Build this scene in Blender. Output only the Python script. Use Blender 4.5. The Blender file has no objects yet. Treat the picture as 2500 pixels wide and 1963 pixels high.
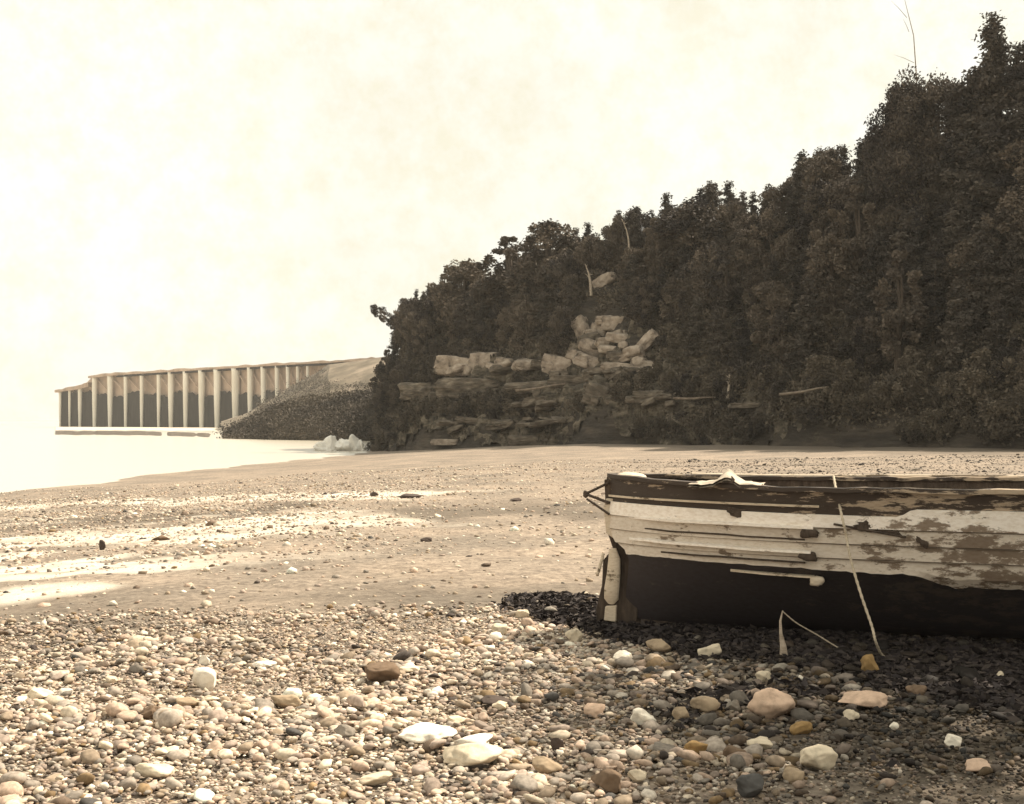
import bpy, bmesh, math, random
import numpy as np
from mathutils import Vector, Matrix, noise as mnoise

random.seed(7)
RNG = np.random.default_rng(11)
SC = bpy.context.scene
COL = SC.collection
PI = math.pi

# ------------------------------------------------------------------ camera
CAMZ, FPX, HX, HY = 1.6, 2600.0, 1087.5, 893.0      # eye height, focal length and horizon in photo units
cam_d = bpy.data.cameras.new("camera")
cam = bpy.data.objects.new("camera", cam_d); COL.objects.link(cam)
cam.location = (0, 0, CAMZ)
cam_d.sensor_width = 36; cam_d.lens = 36 * FPX / 2175
cam.rotation_euler = (PI / 2 + math.atan(39 / FPX), 0, 0)
cam_d.clip_start = 0.1; cam_d.clip_end = 20000
SC.camera = cam

# ------------------------------------------------------------------ light
SUN_EL, SUN_AZ = math.radians(49), math.radians(58)   # azimuth from +Y towards +X
SUNV = Vector((math.sin(SUN_AZ) * math.cos(SUN_EL), math.cos(SUN_AZ) * math.cos(SUN_EL), math.sin(SUN_EL)))
ld = bpy.data.lights.new("sun", 'SUN'); ld.energy = 4.7; ld.angle = math.radians(0.6); ld.color = (1.0, 0.89, 0.73)
sun = bpy.data.objects.new("sun", ld); COL.objects.link(sun)
sun.rotation_euler = (-SUNV).to_track_quat('-Z', 'Y').to_euler()

world = bpy.data.worlds.new("World"); SC.world = world; world.use_nodes = True
wn, wl = world.node_tree.nodes, world.node_tree.links
wn.clear()
wo = wn.new('ShaderNodeOutputWorld'); bg = wn.new('ShaderNodeBackground'); bg.inputs[1].default_value = 0.055
sk = wn.new('ShaderNodeTexSky'); sk.sky_type = 'NISHITA'; sk.sun_disc = False
sk.sun_elevation = SUN_EL; sk.sun_rotation = SUN_AZ; sk.dust_density = 4.0
tc = wn.new('ShaderNodeTexCoord')
n1 = wn.new('ShaderNodeTexNoise'); n1.inputs['Scale'].default_value = 3.0; n1.inputs['Detail'].default_value = 9; n1.inputs['Roughness'].default_value = 0.6
wl.new(tc.outputs['Generated'], n1.inputs['Vector'])
cr = wn.new('ShaderNodeValToRGB')
cr.color_ramp.elements[0].position = 0.3; cr.color_ramp.elements[0].color = (9.6, 9.2, 7.9, 1)
cr.color_ramp.elements[1].position = 0.62; cr.color_ramp.elements[1].color = (11.0, 10.9, 10.1, 1)
wl.new(n1.outputs['Fac'], cr.inputs['Fac'])
n2_ = wn.new('ShaderNodeTexNoise'); n2_.inputs['Scale'].default_value = 26.0; n2_.inputs['Detail'].default_value = 8; n2_.inputs['Roughness'].default_value = 0.75
wl.new(tc.outputs['Generated'], n2_.inputs['Vector'])
cr2 = wn.new('ShaderNodeValToRGB')
cr2.color_ramp.elements[0].position = 0.36; cr2.color_ramp.elements[0].color = (.97, .945, .84, 1)
cr2.color_ramp.elements[1].position = 0.58; cr2.color_ramp.elements[1].color = (1.04, 1.04, 1.03, 1)
wl.new(n2_.outputs['Fac'], cr2.inputs['Fac'])
mq = wn.new('ShaderNodeMix'); mq.data_type = 'RGBA'; mq.blend_type = 'MULTIPLY'; mq.inputs[0].default_value = 1.0
wl.new(cr.outputs[0], mq.inputs[6]); wl.new(cr2.outputs[0], mq.inputs[7])
mx = wn.new('ShaderNodeMix'); mx.data_type = 'RGBA'; mx.inputs[0].default_value = 0.94
wl.new(sk.outputs[0], mx.inputs[6]); wl.new(mq.outputs[2], mx.inputs[7])
wl.new(mx.outputs[2], bg.inputs[0]); wl.new(bg.outputs[0], wo.inputs[0])

SC.view_settings.view_transform = 'Standard'; SC.view_settings.look = 'None'
SC.view_settings.exposure = 0.9; SC.view_settings.gamma = 1.0
SC.cycles.max_bounces = 5; SC.cycles.diffuse_bounces = 2; SC.cycles.glossy_bounces = 2
SC.cycles.use_denoising = True

# ------------------------------------------------------------------ helpers
def tag(o, label=None, cat=None, group=None, kind=None):
    if label: o['label'] = label
    if cat: o['category'] = cat
    if group: o['group'] = group
    if kind: o['kind'] = kind
    return o

def mesh_np(name, V, F, mat=None, smooth=False, cols=None, attrs=None):
    """F: (n,k) int array or a list of such arrays."""
    V = np.asarray(V, dtype=np.float32)
    Fs = [np.asarray(f, dtype=np.int32) for f in (F if isinstance(F, list) else [F])]
    me = bpy.data.meshes.new(name)
    loops = np.concatenate([f.ravel() for f in Fs])
    counts = np.concatenate([np.full(len(f), f.shape[1], dtype=np.int32) for f in Fs])
    starts = np.concatenate([[0], np.cumsum(counts)[:-1]]).astype(np.int32)
    me.vertices.add(len(V)); me.vertices.foreach_set('co', V.ravel())
    me.loops.add(len(loops)); me.loops.foreach_set('vertex_index', loops)
    me.polygons.add(len(counts)); me.polygons.foreach_set('loop_start', starts); me.polygons.foreach_set('loop_total', counts)
    me.polygons.foreach_set('use_smooth', np.full(len(counts), smooth))
    if cols is not None:
        a = me.color_attributes.new('tone', 'FLOAT_COLOR', 'POINT')
        c = np.ones((len(V), 4), dtype=np.float32); c[:, :3] = cols
        a.data.foreach_set('color', c.ravel())
    for k, v in (attrs or {}).items():
        a = me.attributes.new(k, 'FLOAT', 'POINT'); a.data.foreach_set('value', np.asarray(v, dtype=np.float32))
    me.update(); me.validate()
    if mat: me.materials.append(mat)
    return me

def link(name, me, parent=None, loc=None, rot=None, scale=None):
    o = bpy.data.objects.new(name, me); COL.objects.link(o)
    if parent: o.parent = parent
    if loc is not None: o.location = loc
    if rot is not None: o.rotation_euler = rot
    if scale is not None: o.scale = scale
    return o

def hash3(ix, iy, iz, seed):
    h = (ix.astype(np.int64) * 374761393 + iy.astype(np.int64) * 668265263 + iz.astype(np.int64) * 2147483647 + seed * 144269504) & 0xFFFFFFFF
    h = ((h ^ (h >> 13)) * 1274126177) & 0xFFFFFFFF
    h = h ^ (h >> 16)
    return (h & 0xFFFF) / 65535.0

def vnoise(x, y, z, seed=0):
    x, y, z = np.broadcast_arrays(np.asarray(x, float), np.asarray(y, float), np.asarray(z, float))
    fx, fy, fz = np.floor(x), np.floor(y), np.floor(z)
    tx, ty, tz = x - fx, y - fy, z - fz
    tx, ty, tz = [t * t * (3 - 2 * t) for t in (tx, ty, tz)]
    r = 0
    for a in (0, 1):
        for b in (0, 1):
            for c in (0, 1):
                w = (tx if a else 1 - tx) * (ty if b else 1 - ty) * (tz if c else 1 - tz)
                r = r + w * hash3(fx + a, fy + b, fz + c, seed)
    return r * 2 - 1

def fbm(x, y, z, seed=0, octs=4, gain=0.5):
    r, a, f = 0, 1.0, 1.0
    for i in range(octs):
        r = r + a * vnoise(np.asarray(x) * f, np.asarray(y) * f, np.asarray(z) * f, seed + i * 17)
        a *= gain; f *= 2.03
    return r

def sstep(a, b, x):
    t = np.clip((np.asarray(x, float) - a) / (b - a), 0, 1)
    return t * t * (3 - 2 * t)

# ------------------------------------------------------------------ materials
def nt(name):
    m = bpy.data.materials.new(name); m.use_nodes = True
    n, l = m.node_tree.nodes, m.node_tree.links
    b = n['Principled BSDF']; b.inputs['Specular IOR Level'].default_value = 0.25
    return m, n, l, b

def noise_mat(name, cols, scale=3.0, detail=6, rough=0.9, bump=0.3, bscale=None, stops=None, coord='Object', stretch=None, spec=0.25, bdist=0.02):
    m, n, l, b = nt(name)
    t = n.new('ShaderNodeTexCoord'); src = t.outputs[coord]
    if stretch:
        mp = n.new('ShaderNodeMapping'); mp.inputs['Scale'].default_value = stretch; l.new(src, mp.inputs[0]); src = mp.outputs[0]
    nz = n.new('ShaderNodeTexNoise'); nz.inputs['Scale'].default_value = scale; nz.inputs['Detail'].default_value = detail; nz.inputs['Roughness'].default_value = 0.65
    l.new(src, nz.inputs['Vector'])
    r = n.new('ShaderNodeValToRGB'); e = r.color_ramp.elements
    k = len(cols)
    st = stops or [0.3 + 0.4 * i / (k - 1) for i in range(k)]
    e[0].position, e[0].color = st[0], (*cols[0], 1); e[1].position, e[1].color = st[-1], (*cols[-1], 1)
    for i in range(1, k - 1):
        q = e.new(st[i]); q.color = (*cols[i], 1)
    l.new(nz.outputs['Fac'], r.inputs[0]); l.new(r.outputs[0], b.inputs['Base Color'])
    b.inputs['Roughness'].default_value = rough; b.inputs['Specular IOR Level'].default_value = spec
    if bump:
        nb = n.new('ShaderNodeTexNoise'); nb.inputs['Scale'].default_value = bscale or scale * 4; nb.inputs['Detail'].default_value = 8
        l.new(src, nb.inputs['Vector'])
        bp = n.new('ShaderNodeBump'); bp.inputs['Strength'].default_value = bump; bp.inputs['Distance'].default_value = bdist
        l.new(nb.outputs['Fac'], bp.inputs['Height']); l.new(bp.outputs[0], b.inputs['Normal'])
    return m

def leaf_mat(name, c1, c2, trans=0.0):
    m, n, l, b = nt(name)
    oi = n.new('ShaderNodeObjectInfo'); at = n.new('ShaderNodeAttribute'); at.attribute_name = 'tint'
    ad = n.new('ShaderNodeMath'); ad.operation = 'MULTIPLY_ADD'
    l.new(oi.outputs['Random'], ad.inputs[0]); ad.inputs[1].default_value = 0.6; l.new(at.outputs['Fac'], ad.inputs[2])
    r = n.new('ShaderNodeValToRGB'); e = r.color_ramp.elements
    e[0].position, e[0].color = 0.15, (*c1, 1); e[1].position, e[1].color = 1.2 / 1.4, (*c2, 1)
    l.new(ad.outputs[0], r.inputs[0]); l.new(r.outputs[0], b.inputs['Base Color'])
    b.inputs['Roughness'].default_value = 0.8; b.inputs['Specular IOR Level'].default_value = 0.15
    return m

M = {}
M['broad'] = leaf_mat('broadleaf_foliage', (0.034, 0.029, 0.029), (0.140, 0.112, 0.086))
M['spruce'] = leaf_mat('needle_foliage', (0.028, 0.025, 0.026), (0.095, 0.080, 0.066))
M['brush'] = leaf_mat('brush_foliage', (0.034, 0.029, 0.028), (0.125, 0.102, 0.076))
M['bark'] = noise_mat('bark', [(0.05, 0.038, 0.03), (0.14, 0.11, 0.085)], 6, stretch=(3, 3, .6), bump=.5)
M['pale_bark'] = noise_mat('pale_bark', [(0.16, 0.12, 0.09), (0.5, 0.43, 0.34)], 5, stretch=(2, 2, 2), bump=.3)
M['cliffrock'] = noise_mat('cliff_rock', [(0.018, 0.015, 0.012), (0.045, 0.036, 0.028), (0.10, 0.08, 0.06)], 0.55, detail=10, stretch=(.6, .6, 2.6), bump=.9, bscale=1.8, bdist=.3)
M['palerock'] = noise_mat('pale_rock', [(0.07, 0.056, 0.043), (0.26, 0.21, 0.165), (0.46, 0.385, 0.31)], .9, detail=12, stops=[.36, .47, .66], bump=1.0, bscale=3, bdist=.12)
M['greyrock'] = noise_mat('grey_ledge_rock', [(0.035, 0.028, 0.022), (0.115, 0.094, 0.072), (0.25, 0.205, 0.155)], .9, detail=12, stretch=(1, 1, 3), bump=.7, bscale=3, bdist=.12)
M['greyrock2'] = noise_mat('layered_bluff_rock', [(0.022, 0.018, 0.015), (0.09, 0.075, 0.055), (0.24, 0.20, 0.15)], .8, detail=12, stretch=(1, 1, 2.2), bump=1.0, bscale=3.5, bdist=.15, stops=[.36, .5, .68])
M['rope'] = noise_mat('rope_fibre', [(0.35, 0.28, 0.2), (0.62, 0.53, 0.4)], 60, bump=.5, bscale=120, bdist=.004)
M['oldlog'] = noise_mat('old_log', [(0.12, 0.09, 0.07), (0.30, 0.24, 0.18)], 3, bump=.4)
M['driftwood'] = noise_mat('driftwood', [(0.25, 0.19, 0.14), (0.55, 0.45, 0.35)], 5, stretch=(.5, 4, 4), bump=.4)

# ------------------------------------------------------------------ ground height
WATER_Z = -1.4
S1, S2 = np.array([-21., 51.]), np.array([-14., 116.])
sd = (S2 - S1) / np.linalg.norm(S2 - S1); sn = np.array([sd[1], -sd[0]])
def shore_dist(x, y):
    return (np.asarray(x) - S1[0]) * sn[0] + (np.asarray(y) - S1[1]) * sn[1] + 0.5 * np.sin(np.asarray(y) * .11)
def ground(x, y):
    d = shore_dist(x, y)
    h = np.interp(d, [-40, 0, 6, 14, 22, 32, 60, 120], [-4.4, -1.4, -1.08, -.55, -.1, .02, .25, .8])
    far = sstep(8, 30, np.asarray(y, float))
    h = h + 0.05 * fbm(np.asarray(x) * .22, np.asarray(y) * .22, 3.1, 5, 3) * (0.3 + far * .9)
    return h

def px_ground(px, py, lift=0.0):
    """point of the beach seen at photo position px, py"""
    tx = (px - HX) / FPX; tz = (py - HY) / FPX
    d = CAMZ / tz
    for _ in range(40):
        g = float(ground(tx * d, d)) + lift
        d += ((CAMZ - g) / tz - d) * 0.5
    return Vector((tx * d, d, float(ground(tx * d, d))))

# ------------------------------------------------------------------ beach
gx = np.concatenate([np.arange(-90, -24, 3.0), np.arange(-24, -7, .35), np.arange(-7, 7, .11), np.arange(7, 26, .4), np.arange(26, 150, 4.0)])
gy = np.concatenate([np.arange(-40, 2, 2.0), np.arange(2, 20, .11), np.arange(20, 46, .3), np.arange(46, 130, 1.2), np.arange(130, 200, 6.0)])
X, Y = np.meshgrid(gx, gy)
Z = ground(X, Y)
fade = 1 - sstep(25, 60, Y)
Z = Z + (0.018 * fbm(X * 2.2, Y * 2.2, 0, 9, 4)) * fade - .014 * (1 - sstep(9.5, 12, Y))
def grid_faces(ny, nx):
    i = np.arange(nx * ny).reshape(ny, nx)
    return np.stack([i[:-1, :-1].ravel(), i[:-1, 1:].ravel(), i[1:, 1:].ravel(), i[1:, :-1].ravel()], 1)

def to_px(x, y, z):
    y = np.maximum(np.asarray(y, float), .5)
    return HX + np.asarray(x) / y * FPX, HY + (CAMZ - np.asarray(z)) / y * FPX

# wet runnels and pale sand bars lie across the flat: laid out as bands in plan, wandering by noise
PXc, PYc = to_px(X, Y, Z)
def band(pts, half, soft=1.0, seed=0):
    """a band on the beach whose centre line runs through the given beach points"""
    P = [px_ground(a, b) for a, b in pts]
    hw = half
    best = np.full(X.shape, 1e9)
    for a, b in zip(P[:-1], P[1:]):
        ax, ay, bx, by = a.x, a.y, b.x, b.y
        L2 = (bx - ax) ** 2 + (by - ay) ** 2
        t = np.clip(((X - ax) * (bx - ax) + (Y - ay) * (by - ay)) / L2, 0, 1)
        best = np.minimum(best, np.hypot(X - ax - t * (bx - ax), Y - ay - t * (by - ay)))
    n = fbm(X * .8, Y * .8, 1, 31 + seed, 4) * .6
    return 1 - sstep(hw * .3, hw * 1.6, best + n * hw * 1.2)
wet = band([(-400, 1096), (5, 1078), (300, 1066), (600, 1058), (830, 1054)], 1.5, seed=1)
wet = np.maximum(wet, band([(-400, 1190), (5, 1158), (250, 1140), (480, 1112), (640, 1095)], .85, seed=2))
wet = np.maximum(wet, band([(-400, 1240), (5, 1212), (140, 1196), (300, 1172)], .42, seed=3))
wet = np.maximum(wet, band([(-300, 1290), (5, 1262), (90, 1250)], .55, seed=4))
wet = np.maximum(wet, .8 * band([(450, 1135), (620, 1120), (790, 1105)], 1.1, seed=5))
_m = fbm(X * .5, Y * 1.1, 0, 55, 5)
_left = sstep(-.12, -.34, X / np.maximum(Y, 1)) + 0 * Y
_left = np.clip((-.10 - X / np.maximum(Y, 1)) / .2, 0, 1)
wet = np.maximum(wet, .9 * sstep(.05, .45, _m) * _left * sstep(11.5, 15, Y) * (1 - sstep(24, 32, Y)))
dark = .6 * band([(820, 1090), (1000, 1085), (1200, 1080)], 2.0, seed=6)
dark = np.maximum(dark, .45 * band([(-100, 1300), (300, 1290), (620, 1270), (1000, 1260)], 1.6, seed=7))
dark = np.maximum(dark, .8 * band([(60, 1110), (250, 1104), (440, 1094)], 1.6, seed=8))
right_dark_boat_shade = sstep(.6, 2.6, X - .1 * (Y - 6)) * (1 - sstep(14, 40, Y)) * .9  # near beach gets darker towards the right
def boat_shade(x, y):
    'mask of the boat shadow, painted into the sand and pebble tones'
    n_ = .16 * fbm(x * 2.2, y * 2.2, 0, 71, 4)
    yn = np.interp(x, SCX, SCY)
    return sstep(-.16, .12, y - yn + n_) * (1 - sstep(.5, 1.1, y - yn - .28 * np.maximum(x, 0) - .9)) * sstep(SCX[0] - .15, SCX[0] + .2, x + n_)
_sc = [px_ground(*q) for q in ((1108, 1302), (1200, 1322), (1300, 1350), (1500, 1390), (1700, 1424), (1900, 1462), (2175, 1530), (2500, 1600))]  # near edge of the boat's shadow
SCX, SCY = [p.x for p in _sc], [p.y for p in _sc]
right_dark_boat_shade = np.maximum(right_dark_boat_shade, boat_shade(X, Y))  # the boat's shadow goes into the sand tone as well
dark = np.maximum(dark, right_dark_boat_shade)
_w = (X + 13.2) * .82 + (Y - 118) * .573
dark = np.maximum(dark, .75 * sstep(-16, -1, _w + 3 * fbm(X * .2, Y * .2, 0, 51, 3)) * sstep(0, 15, X))  # the bluff's shade along its foot, painted as darker sand
wet = wet * np.clip(.80 + .55 * fbm(X * 1.6, Y * 1.1, 0, 57, 4), 0, 1)
bm, n, l, b = nt('beach_sand')
t = n.new('ShaderNodeTexCoord')
nz = n.new('ShaderNodeTexNoise'); nz.inputs['Scale'].default_value = 9; nz.inputs['Detail'].default_value = 12; nz.inputs['Roughness'].default_value = .75
nz2 = n.new('ShaderNodeTexNoise'); nz2.inputs['Scale'].default_value = .5; nz2.inputs['Detail'].default_value = 6
l.new(t.outputs['Object'], nz.inputs['Vector']); l.new(t.outputs['Object'], nz2.inputs['Vector'])
r1 = n.new('ShaderNodeValToRGB'); e = r1.color_ramp.elements
e[0].position, e[0].color = .36, (.13, .105, .083, 1); e[1].position, e[1].color = .66, (.37, .31, .245, 1)
q = e.new(.5); q.color = (.245, .20, .157, 1)
l.new(nz.outputs['Fac'], r1.inputs[0])
r2 = n.new('ShaderNodeValToRGB'); e = r2.color_ramp.elements
e[0].position, e[0].color = .35, (.72, .72, .72, 1); e[1].position, e[1].color = .65, (1.12, 1.08, 1.05, 1)
l.new(nz2.outputs['Fac'], r2.inputs[0])
m1 = n.new('ShaderNodeMix'); m1.data_type = 'RGBA'; m1.blend_type = 'MULTIPLY'; m1.inputs[0].default_value = 1
l.new(r1.outputs[0], m1.inputs[6]); l.new(r2.outputs[0], m1.inputs[7])
aw = n.new('ShaderNodeAttribute'); aw.attribute_name = 'wet'
ak = n.new('ShaderNodeAttribute'); ak.attribute_name = 'dark'
m2 = n.new('ShaderNodeMix'); m2.data_type = 'RGBA'; l.new(ak.outputs['Fac'], m2.inputs[0]); l.new(m1.outputs[2], m2.inputs[6]); m2.inputs[7].default_value = (.085, .068, .05, 1)
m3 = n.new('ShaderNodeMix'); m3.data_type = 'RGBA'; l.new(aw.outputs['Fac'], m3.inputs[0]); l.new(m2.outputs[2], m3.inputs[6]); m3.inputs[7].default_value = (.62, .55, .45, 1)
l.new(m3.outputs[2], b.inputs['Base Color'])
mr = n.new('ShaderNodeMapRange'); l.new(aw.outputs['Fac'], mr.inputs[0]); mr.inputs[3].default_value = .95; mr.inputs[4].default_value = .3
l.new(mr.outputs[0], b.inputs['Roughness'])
bp = n.new('ShaderNodeBump'); bp.inputs['Strength'].default_value = .8; bp.inputs['Distance'].default_value = .03
nz3 = n.new('ShaderNodeTexNoise'); nz3.inputs['Scale'].default_value = 14; nz3.inputs['Detail'].default_value = 8
l.new(t.outputs['Object'], nz3.inputs['Vector']); l.new(nz3.outputs['Fac'], bp.inputs['Height']); l.new(bp.outputs[0], b.inputs['Normal'])
M['sand'] = bm
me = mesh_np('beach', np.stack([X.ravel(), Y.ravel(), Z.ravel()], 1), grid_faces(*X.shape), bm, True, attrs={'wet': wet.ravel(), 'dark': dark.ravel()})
tag(link('beach', me), kind='structure')

# sea bed / land sheet to the horizon, below the water
me = mesh_np('sea_bed', [(-9000, -3000, -5), (9000, -3000, -5), (9000, 12000, -5), (-9000, 12000, -5)], np.array([[0, 1, 2, 3]]), M['greyrock'])
tag(link('sea_bed', me), kind='structure')

# ------------------------------------------------------------------ water
wm, n, l, b = nt('bay_water')
b.inputs['Base Color'].default_value = (.50, .45, .36, 1); b.inputs['Roughness'].default_value = .22; b.inputs['IOR'].default_value = 1.33; b.inputs['Specular IOR Level'].default_value = .6
t = n.new('ShaderNodeTexCoord'); mp = n.new('ShaderNodeMapping'); mp.inputs['Scale'].default_value = (.35, 1.2, 1)
l.new(t.outputs['Object'], mp.inputs[0])
nz = n.new('ShaderNodeTexNoise'); nz.inputs['Scale'].default_value = .9; nz.inputs['Detail'].default_value = 6; l.new(mp.outputs[0], nz.inputs['Vector'])
bp = n.new('ShaderNodeBump'); bp.inputs['Strength'].default_value = .5; bp.inputs['Distance'].default_value = .12; l.new(nz.outputs['Fac'], bp.inputs['Height']); l.new(bp.outputs[0], b.inputs['Normal'])
me = mesh_np('water', [(-9000, -3000, WATER_Z), (9000, -3000, WATER_Z), (9000, 12000, WATER_Z), (-9000, 12000, WATER_Z)], np.array([[0, 1, 2, 3]]), wm)
tag(link('water', me), kind='structure')

# ------------------------------------------------------------------ headland terrain
P0, P1 = np.array([-13.2, 118.]), np.array([25.9, 62.])
bd = (P1 - P0) / np.linalg.norm(P1 - P0); bn = np.array([-bd[1], bd[0]])      # along the foot, and inland
LW = 12.0
SKY = [(780, 680), (830, 665), (870, 640), (905, 612), (950, 590), (985, 565), (1040, 580), (1075, 540), (1150, 520), (1170, 500), (1270, 480), (1345, 445), (1400, 430), (1480, 400), (1550, 392), (1640, 352), (1700, 318), (1760, 305), (1850, 285), (1930, 255), (2050, 225), (2175, 190), (2400, 120), (2800, 60), (4000, 60)]
skx, sky_ = np.array([p[0] for p in SKY], float), np.array([p[1] for p in SKY], float)
ss = np.linspace(0, 170, 120)
tops = []
for s_ in ss:
    E = P0 + bd * s_ + bn * LW
    px = HX + E[0] / max(E[1], 20) * FPX
    yy = np.interp(px, skx, sky_)
    th = np.interp(px, [800, 1400, 1900, 2200], [4.2, 4.6, 6.0, 7.0])
    tops.append(CAMZ + (HY - yy) / FPX * max(E[1], 45) - th)
tops = np.minimum(np.array(tops), 24)
def hl_coords(x, y):
    x = np.asarray(x, float); y = np.asarray(y, float)
    s_ = (x - P0[0]) * bd[0] + (y - P0[1]) * bd[1]
    w_ = (x - P0[0]) * bn[0] + (y - P0[1]) * bn[1]
    w2 = (x - P0[0] + .075 * (y - P0[1])) * 3.6
    jit = 1.1 * fbm(x * .16, y * .16, 0, 40, 4)
    k = 2.0
    we = -np.log(np.exp(-np.clip(w_ / k, -20, 40)) + np.exp(-np.clip(w2 / k, -20, 40))) * k + .5
    return s_, np.minimum(we, w_ + 3) + jit * .8
def headland(x, y):
    s_, w = hl_coords(x, y)
    H = np.interp(s_, ss, tops)
    p = np.interp(w / LW, [-.2, 0, .10, .2, .3, .42, .55, .75, 1.0, 1.6, 6], [-.25, 0, .20, .26, .30, .50, .60, .82, 1.0, 1.03, 1.05])
    g = ground(x, y)
    z = g - .25 + (H - g) * p
    f = sstep(-.02, .15, w / LW)
    z = z + f * (.9 * fbm(np.asarray(x) * .3, np.asarray(y) * .3, 0, 60, 4) + .25 * fbm(np.asarray(x) * 1.3, np.asarray(y) * 1.3, 0, 66, 3))
    return z
hx = np.arange(-24, 112, .65); hy = np.arange(-30, 200, .65)
HXg, HYg = np.meshgrid(hx, hy)
HZ = headland(HXg, HYg)
F = grid_faces(*HXg.shape)
Gz = ground(HXg, HYg)
keep = ((HZ - Gz).ravel()[F].max(1) > -.6)
F = F[keep]
used = np.zeros(HXg.size, bool); used[F.ravel()] = True
idx = np.cumsum(used) - 1
Vh = np.stack([HXg.ravel(), HYg.ravel(), HZ.ravel()], 1)[used]
me = mesh_np('headland', Vh, idx[F], M['cliffrock'], True)
tag(link('headland', me), kind='structure')

def ray_headland(px, py):
    tx, tz = (px - HX) / FPX, (HY - py) / FPX
    d = np.arange(30, 180, .1)
    x = tx * d; z = CAMZ + tz * d
    hz = headland(x, d)
    i = np.argmax(hz > z)
    if not (hz > z).any(): i = np.argmax(hz - z)
    return Vector((x[i], d[i], z[i]))

# ------------------------------------------------------------------ tree library
def quad_cloud(P, size, flat=0.0, aspect=1.6):
    """little leaf-clump faces at points P, each a bent quad"""
    N = len(P)
    a = RNG.normal(size=(N, 3)); a[:, 2] *= (1 - flat); a /= np.linalg.norm(a, axis=1)[:, None]
    r = RNG.normal(size=(N, 3)); b = np.cross(a, r); b /= np.linalg.norm(b, axis=1)[:, None]
    s = (size * RNG.uniform(.55, 1.35, N))[:, None]
    u = a * s * aspect * .5; v = b * s * .5
    V = np.stack([P - u * .9, P - v + u * .1, P + u, P + v * .9], 1).reshape(-1, 3)
    F = np.arange(N * 4).reshape(N, 4)
    return V, F

def tube(path, radii, k=6):
    path = [Vector(p) for p in path]
    V, F = [], []
    for i, p in enumerate(path):
        d = (path[min(i + 1, len(path) - 1)] - path[max(i - 1, 0)]).normalized()
        a = d.cross(Vector((0.3, 1, .1))).normalized()
        b_ = d.cross(a)
        for j in range(k):
            t_ = 2 * PI * j / k
            V.append(p + (a * math.cos(t_) + b_ * math.sin(t_)) * radii[i])
    for i in range(len(path) - 1):
        for j in range(k):
            F.append((i * k + j, i * k + (j + 1) % k, (i + 1) * k + (j + 1) % k, (i + 1) * k + j))
    return np.array([tuple(v) for v in V]), np.array(F)

def join(parts):
    Vs, Fs, o = [], [], 0
    for V, F in parts:
        Vs.append(V); Fs.append(F + o); o += len(V)
    return np.concatenate(Vs), np.concatenate(Fs)

def make_broad(H, R, nclump, leaves, size, mat, bare=.2, seed=0):
    rs = np.random.default_rng(seed)
    trunk = [tube([(0, 0, -.8), (.05 * R, 0, H * .3), (rs.normal() * .08 * R, rs.normal() * .08 * R, H * .62), (0, 0, H * .9)], [.035 * H, .028 * H, .016 * H, .004 * H])]
    pts = []; tint = []
    for c in range(nclump):
        z = rs.uniform(bare, 1.0)
        env = math.sin(min(1, (z - bare) / (1 - bare) * .93 + .07) * PI) ** .55
        a = rs.uniform(0, 2 * PI); rr = R * env * math.sqrt(rs.uniform(.15, 1)) * rs.uniform(.75, 1.15)
        cz = H * z * rs.uniform(.93, 1.04); c0 = np.array([rr * math.cos(a), rr * math.sin(a), cz])
        cs = R * rs.uniform(.14, .36)
        m_ = int(leaves / nclump * rs.uniform(.6, 1.4))
        q = rs.normal(size=(m_, 3)); q /= np.linalg.norm(q, axis=1)[:, None]
        q *= (cs * rs.uniform(.2, 1.0, m_) ** .55 * np.where(rs.uniform(0, 1, m_) < .12, rs.uniform(1.05, 1.38, m_), 1))[:, None]; q[:, 2] *= rs.uniform(.7, 1.25)
        pts.append(c0 + q); tint.append(np.full(m_, rs.uniform(-.1, .5)) + rs.uniform(0, .15, m_))
        if c % 3 == 0:
            trunk.append(tube([(0, 0, H * max(.15, z * .6)), tuple(c0 * .55 + np.array([0, 0, .25 * cz])), tuple(c0)], [.011 * H, .007 * H, .002 * H], 4))
    P = np.concatenate(pts); tt = np.concatenate(tint)
    V, F = quad_cloud(P, size)
    cm = mesh_np('crown', V, F, mat, False, attrs={'tint': np.repeat(tt, 4)})
    tv, tf = join(trunk)
    return mesh_np('trunk', tv, tf, M['bark'], True), cm

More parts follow.
